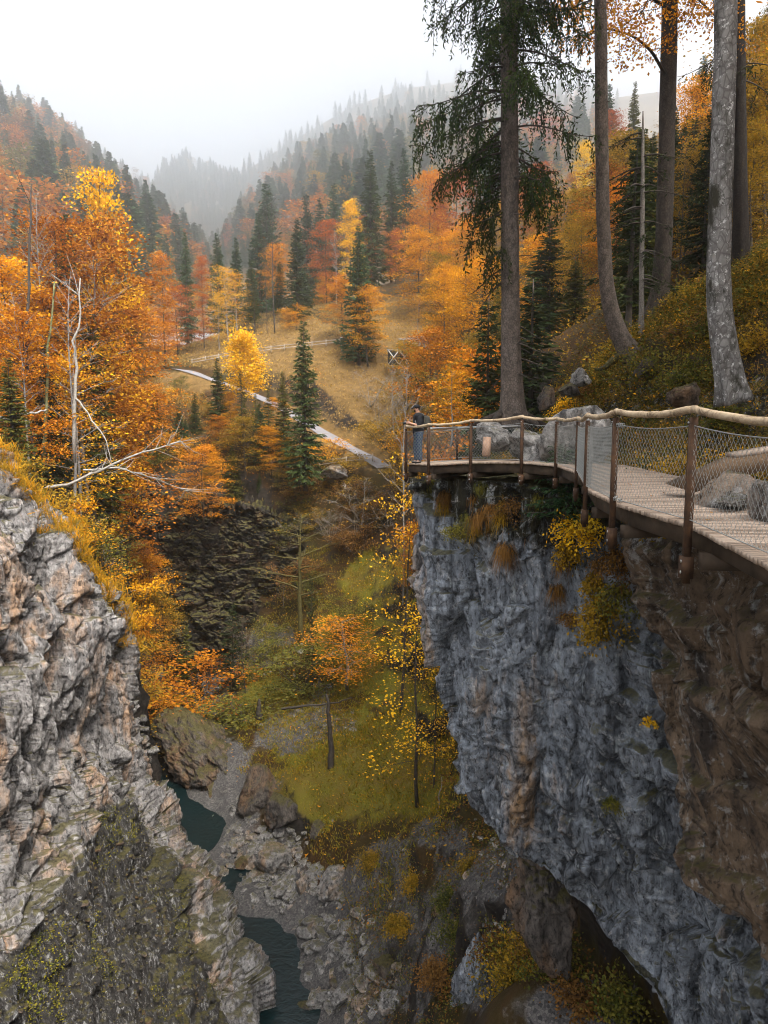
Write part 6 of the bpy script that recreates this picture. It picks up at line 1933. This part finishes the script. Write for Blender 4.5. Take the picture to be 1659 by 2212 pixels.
for k, (X, Y, s_, lf) in enumerate(((1290, 1340, .6, 'olive'), (1335, 1265, .7, 'green'), (1285, 1245, .5, 'olive'), (1225, 1175, .55, 'olive'), (1275, 1110, .6, 'yellow'))):
    near_shrub(cliff_pt(RF, X, Y), s_, lf, ['lowest leafy sprig of the shrub hanging from the crack', 'green leafy sprig right of the hanging cliff shrub', 'olive sprig above the hanging cliff shrub', 'olive sprig left of the yellow leaved cliff shrub', 'yellow sprig touching the deck corner from below'][k], 120 + k, .085, 22, droop=.7, leaves=9, towards=(-.15, -.4, -.3))
ys = root('spruce_sapling', cliff_pt(RF, 1215, 1120, .1), 'young dark spruce growing out of the cliff at the bend of the walkway', 'young spruce')
tr, cr, _ = conifer(77, 1.9, .95, .02, .15, 8, .25, seg=10, leafL=.17, leafW=.045)
tr.build('trunk', [M_barkD], ys); cr.build('needles', [NEED['fir']], ys)
for k, (X, Y, d, s, lf, lab) in enumerate((
        (1120, 2075, 27, 2.2, 'green', 'dark green bushy thicket under the cliff overhang'), (1200, 2085, 25, 1.8, 'brown', 'rust brown bush right of the green thicket under the overhang'),
        (1080, 2040, 28.5, 1.5, 'brown', 'brown grassy bush behind the rock pinnacle'), (1120, 2190, 24.5, 1.9, 'olive', 'olive bush at the lower frame edge beside the pinnacle'), (1260, 2200, 21, 1.5, 'brown', 'dark brown bush at the lower frame edge under the cliff'), (1200, 2180, 23, 1.6, 'green', 'dark green bush at the lower frame edge below the rock pillar'), (1330, 2150, 20.5, 1.3, 'green', 'green bush in the shade below the blue cliff edge'), (1160, 2030, 26.5, 1.5, 'olive', 'olive bush in front of the shaded rock pillar'),
        (980, 1930, 37, 1.5, 'green', 'green bush low on the scree slope'), (985, 2010, 34.5, 1.6, 'green', 'dark green bush on the scree left of the pinnacle'), (900, 1900, 43, 1.2, 'olive', 'olive plant at the top of the dark scree'), (940, 2090, 33, 1.3, 'brown', 'rusty plant low on the scree'), (1020, 1860, 38, 1.0, 'olive', 'yellow green plant beside the bare scree chute'), (800, 1850, 49, 1.3, 'olive', 'grassy clump at the foot of the mossy slope'), (860, 1990, 40, 1.0, 'olive', 'sparse weed on the dark scree above the lower pool'))):
    P_ = at(X, Y, d); P_[2] = max(P_[2] - .5, float(tz(P_[0], P_[1])))
    near_shrub(P_, s, lf, lab, 50 + k, .13, 46, leaves=12)
for k, (X, Y, d, s, lf, lab) in enumerate((
        (1490, 985, 12.5, .8, 'olive', 'yellow brown grassy bush behind the near netting left of the wedge bench'), (1630, 960, 11.5, .9, 'amber', 'golden bush behind the near railing at the frame edge'), (1570, 930, 13, .9, 'olive', 'olive bush above the wedge bench behind the railing'),
        (1380, 940, 16, .8, 'green', 'green plant behind the deck left of the near post'), (1330, 905, 18.5, .8, 'gold', 'yellow leaved plant above the netted corner'), (1160, 865, 25, .9, 'olive', 'olive shrub at the foot of the thick spruce'), (1060, 900, 25, .8, 'green', 'green low plant left of the thick spruce foot'), (1450, 880, 18, .8, 'gold', 'bright yellow leaved shrub on the slope above the railing'), (1640, 800, 15, .9, 'gold', 'yellow leaved shrub right of the beech foot'), (1240, 690, 27, .8, 'gold', 'yellow leafy sapling left of the curved trunk foot'), (1500, 760, 22, 1.1, 'green', 'dark green plants left of the beech foot'))):
    P_ = at(X, Y, d); P_[2] = float(surf(P_[0], P_[1]))
    near_shrub(P_, s, lf, lab, 80 + k, .085, 44, leaves=12)

rg = np.random.default_rng(19)
for k in range(34):
    y = rg.uniform(13, 34); x = rg.uniform(.22, .62) * y + 1.0
    if x < np.interp(y, INNER[:, 1], INNER[:, 0]) + 1.0: x = np.interp(y, INNER[:, 1], INNER[:, 0]) + rg.uniform(1.0, 4)
    lf = ['green', 'olive', 'green', 'brown', 'olive'][k % 5]
    o = near_shrub((x, y, float(surf(x, y))), rg.uniform(.6, 1.25), lf, 'low leafy shrub among the undergrowth of the slope behind the walkway', 300 + k, .095, 36, leaves=12)
    o['group'] = 'shrubs of the slope behind the walkway'
# ------------------------------------------------------------------ what nobody would count: undergrowth, grass, fallen leaves
def on_ground(n, xr, yr, rg, test=None):
    x, y = rg.uniform(*xr, n), rg.uniform(*yr, n)
    z = surf(x, y)
    P_ = np.stack([x, y, z], -1)
    X, Y = proj(P_)
    m = (X > -80) & (X < 1740) & (Y > -50) & (Y < 2280)
    if test is not None: m &= test(P_, X, Y)
    return P_[m]
def deck_free(P_, X, Y):
    m = (P_[:, 0] > np.interp(P_[:, 1], INNER[:, 1], INNER[:, 0]) + .15) | (P_[:, 1] > 23.3)
    return m & (P_[:, 2] > -3.0) & (P_[:, 2] - 0 > -2.5)
def plants(name, P_, k, spread, height, L, leaf, seed, upbias=.9, wide=.6):
    rg = np.random.default_rng(seed)
    n = len(P_)
    o = rg.normal(0, 1, (n, k, 3)) * (spread, spread, 0)
    o[..., 2] = rg.uniform(.02, 1, (n, k)) * height * rg.uniform(.4, 1.2, (n, 1))
    C = (P_[:, None, :] + o).reshape(-1, 3)
    D = rg.normal(0, 1, (n * k, 3)) * (1, 1, .5) + (0, 0, .1)
    N = np.array([0, 0, 1.0]) * upbias + rg.normal(0, .55, (n * k, 3))
    lam = rg.uniform(.5, 1.35, n * k)
    o = MB().leaves(C, D, N, L * lam, L * wide * lam).build(name, [LEAF[leaf]])
    return tag(o, kind='stuff')
rg = np.random.default_rng(61)
LEAF['bank'] = mat_leaf('bank_leaves', (.035, .027, .008), (.095, .066, .012), (.20, .125, .018))
hs = on_ground(21000, (5, 26), (7, 42), rg, deck_free)
h = len(hs)
plants('undergrowth', hs[:int(h * .40)], 14, .24, .55, .095, 'bank', 1)
plants('undergrowth', hs[int(h * .40):int(h * .58)], 6, .20, .5, .09, 'amber', 2)
plants('undergrowth', hs[int(h * .58):int(h * .80)], 14, .24, .5, .095, 'green', 3)
plants('undergrowth', hs[int(h * .80):], 14, .25, .30, .08, 'brown', 4)
hs2 = on_ground(9000, (6, 17), (22, 52), rg, lambda P_, X, Y: P_[:, 2] > -2.5)
plants('undergrowth', hs2[::2], 12, .3, .55, .12, 'green', 31)
plants('undergrowth', hs2[1::2], 12, .3, .5, .12, 'bank', 32)
hs3 = on_ground(6000, (5.5, 12.5), (6, 17), rg, deck_free)
plants('undergrowth', hs3[::2], 12, .2, .45, .075, 'bank', 33)
plants('undergrowth', hs3[1::2], 12, .2, .4, .075, 'brown', 34)
hs4 = on_ground(5000, (-3, 10), (19, 47), rg, lambda P_, X, Y: (Y > 1780) & (X > 760) & (P_[:, 2] < -12))
plants('undergrowth', hs4[:900], 12, .3, .5, .13, 'green', 35)
plants('undergrowth', hs4[900:1900], 10, .3, .35, .12, 'brown', 36)
plants('undergrowth', hs4[1900:2400], 10, .3, .35, .12, 'olive', 37)
fs = on_ground(9000, (4, 60), (38, 120), rg, lambda P_, X, Y: (X > 900))
plants('undergrowth', fs[::2], 12, .6, .8, .24, 'olive', 5)
plants('undergrowth', fs[1::2], 12, .6, .8, .24, 'brown', 6)
lbk = on_ground(9000, (-75, 0), (46, 128), rg, lambda P_, X, Y: (P_[:, 2] > -9.5) & (X < 700) & (seg_dist(P_[:, 0], P_[:, 1], road_pts) > 2.6))
plants('undergrowth', lbk[::3], 12, .6, .9, .26, 'olive', 7)
plants('undergrowth', lbk[1::3], 12, .6, .8, .26, 'rust', 8)
plants('undergrowth', lbk[2::3], 12, .6, .8, .24, 'brown', 9)
def blades(name, P_, k, hgt, wd, leaf, seed, spread=.2):
    rg = np.random.default_rng(seed)
    n = len(P_)
    C = (P_[:, None, :] + rg.normal(0, 1, (n, k, 3)) * (spread, spread, .02)).reshape(-1, 3)
    D = rg.normal(0, .55, (n * k, 3)) + (0, -.1, .9)
    N = rg.normal(0, 1, (n * k, 3)) * (1, 1, .2)
    lam = rg.uniform(.5, 1.3, n * k)
    return tag(MB().leaves(C, D, N, hgt * lam, wd * lam).build(name, [LEAF[leaf]]), kind='stuff')
GR = mat_leaf('slope_grass', (.055, .062, .008), (.17, .16, .016), (.30, .24, .028), .25)
LEAF['grass'] = GR
LEAF['dry'] = mat_leaf('dry_grass', (.13, .075, .022), (.27, .165, .05), (.40, .27, .09), .25)
sl = on_ground(26000, (-22, 9), (44, 100), rg, lambda P_, X, Y: (P_[:, 2] > -35.5) & (X > 520) & (Y > 1180) & (rim_side(P_[:, 0], P_[:, 1]) < -.5))
blades('grass', sl[::2], 7, .36, .07, 'grass', 1, .3)
blades('grass', sl[1::3], 6, .34, .07, 'olive', 2, .3)
md = on_ground(16000, (-62, 22), (104, 165), rg, lambda P_, X, Y: (seg_dist(P_[:, 0], P_[:, 1], road_pts) > 2.0) & (Y > 640))
blades('grass', md, 6, .42, .11, 'dry', 3, .35)
ns_ = on_ground(6000, (5, 20), (8, 34), rg, deck_free)
blades('grass', ns_[::2], 12, .34, .012, 'olive', 4, .12)
blades('grass', ns_[1::2], 12, .30, .012, 'dry', 5, .12)
plants('fallen_leaves', on_ground(3500, (-22, 9), (44, 100), rg, lambda P_, X, Y: (P_[:, 2] > -36) & (X > 400) & (Y > 1100)), 2, .3, .06, .20, 'amber', 11, 2.0)
# weeds on the left bench and shrubs of the cliff edge
rg = np.random.default_rng(71)
LF = LEFT_P[:330]; LNn = LEFT_N[:330]; LBn = LEFT_B[:330]
wm = fbm(LF / 2.6, 3, 210)
cand = np.argwhere((LBn > .55) & (wm > .05))
sel = cand[rg.integers(0, len(cand), 300)]
PW = LF[sel[:, 0], sel[:, 1]]
plants('weeds', PW, 12, .2, .10, .10, 'green', 21, 1.4)
cand = np.argwhere((LBn > .6) & (wm > .14))
sel = cand[rg.integers(0, len(cand), 200)]
LEAF['lime'] = mat_leaf('lime_weed', (.05, .065, .010), (.13, .14, .014), (.24, .21, .022))
plants('weeds', LF[sel[:, 0], sel[:, 1]], 12, .2, .16, .10, 'lime', 22, 1.4)
topm = np.argwhere((np.arange(LEFT_P.shape[1])[None, :] < 190) & (np.arange(LEFT_P.shape[0])[:, None] > 318) & (np.arange(LEFT_P.shape[0])[:, None] < 356))
sel = topm[rg.integers(0, len(topm), 1500)]
blades('grass', LEFT_P[sel[:, 0], sel[:, 1]], 10, .5, .035, 'olive', 23, .22)
blades('grass', LEFT_P[sel[::3, 0], sel[::3, 1]], 10, .6, .04, 'amber', 24, .25)
# rubble on the bench
mbx = MB()
cand = np.argwhere((LBn > .5) & (wm < .25))
for i, j in cand[rg.integers(0, len(cand), 700)]:
    V, F = PEBS[rg.integers(5)]
    s = rg.uniform(.03, .13) * (2.2 if rg.random() < .06 else 1)
    mbx.add(V * (s * 1.3, s, s * .7) + LF[i, j], F)
tag(mbx.build('rubble', [M_rockD]), kind='stuff')

# ------------------------------------------------------------------ forests of the hills
rg = np.random.default_rng(91)
FARK = {}
def far_mesh(name, gen, mats):
    tr, cr, H = gen
    n0 = tr.n
    tr.M = [np.zeros_like(m) for m in tr.M]
    for V, F in zip(cr.V, cr.F): tr.add(V, F, 1)
    return tr, H
for k in range(2):
    FARK['fir', k] = far_mesh('fir_tree', conifer(500 + k, 24, 3.6, .06, 1.0, 7, .3, seg=3, leafL=1.5, leafW=.75), None)
for k in range(3):
    FARK['leaf', k] = far_mesh('broadleaf_tree', broadleaf(510 + k, 17, 5.2, .15, 16, 3, 18, leafL=.95, leafW=.7, sr=1.35, thin=.42, trunk=.2), None)
FM = {}
for (kk, k), (mb, H) in FARK.items():
    FM[kk, k] = (mb.mesh('%s_tree' % ('fir' if kk == 'fir' else 'broadleaf'), [M_barkD, NEED['fir'] if kk == 'fir' else LEAF['rust']]), H)
FLEAF = ['rust', 'brown', 'olive', 'green', 'olive', 'red', 'green', 'brown', 'olive']
def hill_pts(key, n, vpow=1.0, umax=1.0):
    Pm = HILLS[key]
    u, v = rg.uniform(0, umax, n) * (Pm.shape[0] - 1.001), rg.uniform(0.02, 1, n) ** vpow * (Pm.shape[1] - 1.001)
    i, j = u.astype(int), v.astype(int)
    return Pm[i, j] + (Pm[i + 1, j] - Pm[i, j]) * (u - i)[:, None] + (Pm[i, j + 1] - Pm[i, j]) * (v - j)[:, None]
def visible(P_, lo, hi):
    X, Y = proj(P_)
    return (X > lo[0]) & (X < hi[0]) & (Y > lo[1]) & (Y < hi[1])
def plant_hill(key, n, box, where):
    P_ = hill_pts(key, n * 6)
    P_ = P_[visible(P_, *box)][:n]
    cl = fbm(P_ / 70.0, 2, 300)
    for p_, c_ in zip(P_, cl):
        con = rg.random() < .55 + .5 * c_
        kk = ('fir', int(rg.integers(2))) if con else ('leaf', int(rg.integers(3)))
        me_, H = FM[kk]
        o = link('fir_tree' if con else 'broadleaf_tree', me_)
        o.location = p_ + (0, 0, -1.0)
        s = rg.uniform(.75, 1.25) * 1.5
        o.scale = (s * rg.uniform(.8, 1.55),) * 2 + (s,)
        o.rotation_euler = (0, 0, rg.uniform(0, 6.28))
        if con:
            tag(o, 'hazy blue green fir on the ' + where, 'fir', 'firs on the ' + where)
        else:
            o.material_slots[1].link = 'OBJECT'
            o.material_slots[1].material = LEAF[FLEAF[int(np.clip(rg.normal(3.5 + 6 * c_, 2.4), 0, 8))]]
            tag(o, 'hazy autumn tree on the ' + where, 'broadleaf tree', 'autumn trees on the ' + where)
plant_hill('left', 300, ((-40, 150), (470, 640)), 'misty left mountainside')
plant_hill('right', 260, ((450, 180), (1330, 560)), 'misty mountainside behind the wood')
def mass(name, key, n, box, mix, leaf, seed, hs=(.7, 1.2)):
    hs = (hs[0] * 1.6, hs[1] * 1.6)
    rg = np.random.default_rng(seed)
    P_ = hill_pts(key, n * 5)
    P_ = P_[visible(P_, *box)][:n]
    mb = MB()
    for p_ in P_:
        con = rg.random() < mix
        k_ = ('fir', int(rg.integers(2))) if con else ('leaf', int(rg.integers(3)))
        src, H = FARK[k_]
        if not hasattr(src, 'C'):
            src.C = (np.concatenate(src.V), np.concatenate(src.F), np.concatenate(src.M))
        V, F, M_ = src.C
        fk = F[M_ == 1]; fk = fk[rg.random(len(fk)) < .7]
        s = rg.uniform(*hs); th = rg.uniform(0, 6.28)
        Rm = np.array([[math.cos(th), -math.sin(th), 0], [math.sin(th), math.cos(th), 0], [0, 0, 1]])
        used = np.unique(fk)
        remap = np.zeros(len(V), int); remap[used] = np.arange(len(used))
        mb.add((V[used] * s) @ Rm.T + p_ + (0, 0, -1.5), remap[fk], 0 if con else 1 + int(rg.integers(3)))
    return tag(mb.build(name, [NEED['fir']] + [LEAF[l_] for l_ in leaf]), kind='stuff')
mass('forest', 'left', 700, ((-60, 150), (480, 660)), .3, ['olive', 'rust', 'green'], 1, (.5, .8))
mass('forest', 'right', 700, ((440, 150), (1340, 600)), .45, ['olive', 'rust', 'green'], 2, (.5, .8))
mass('forest', 'left_rear', 420, ((150, 250), (500, 620)), .7, ['olive', 'rust', 'brown'], 3, (.8, 1.2))
mass('forest', 'mid', 600, ((540, 150), (1340, 420)), .7, ['olive', 'rust', 'brown'], 4, (.9, 1.4))
mass('forest', 'far', 1100, ((300, 140), (1340, 560)), .9, ['olive', 'brown', 'brown'], 5, (1.1, 1.7))
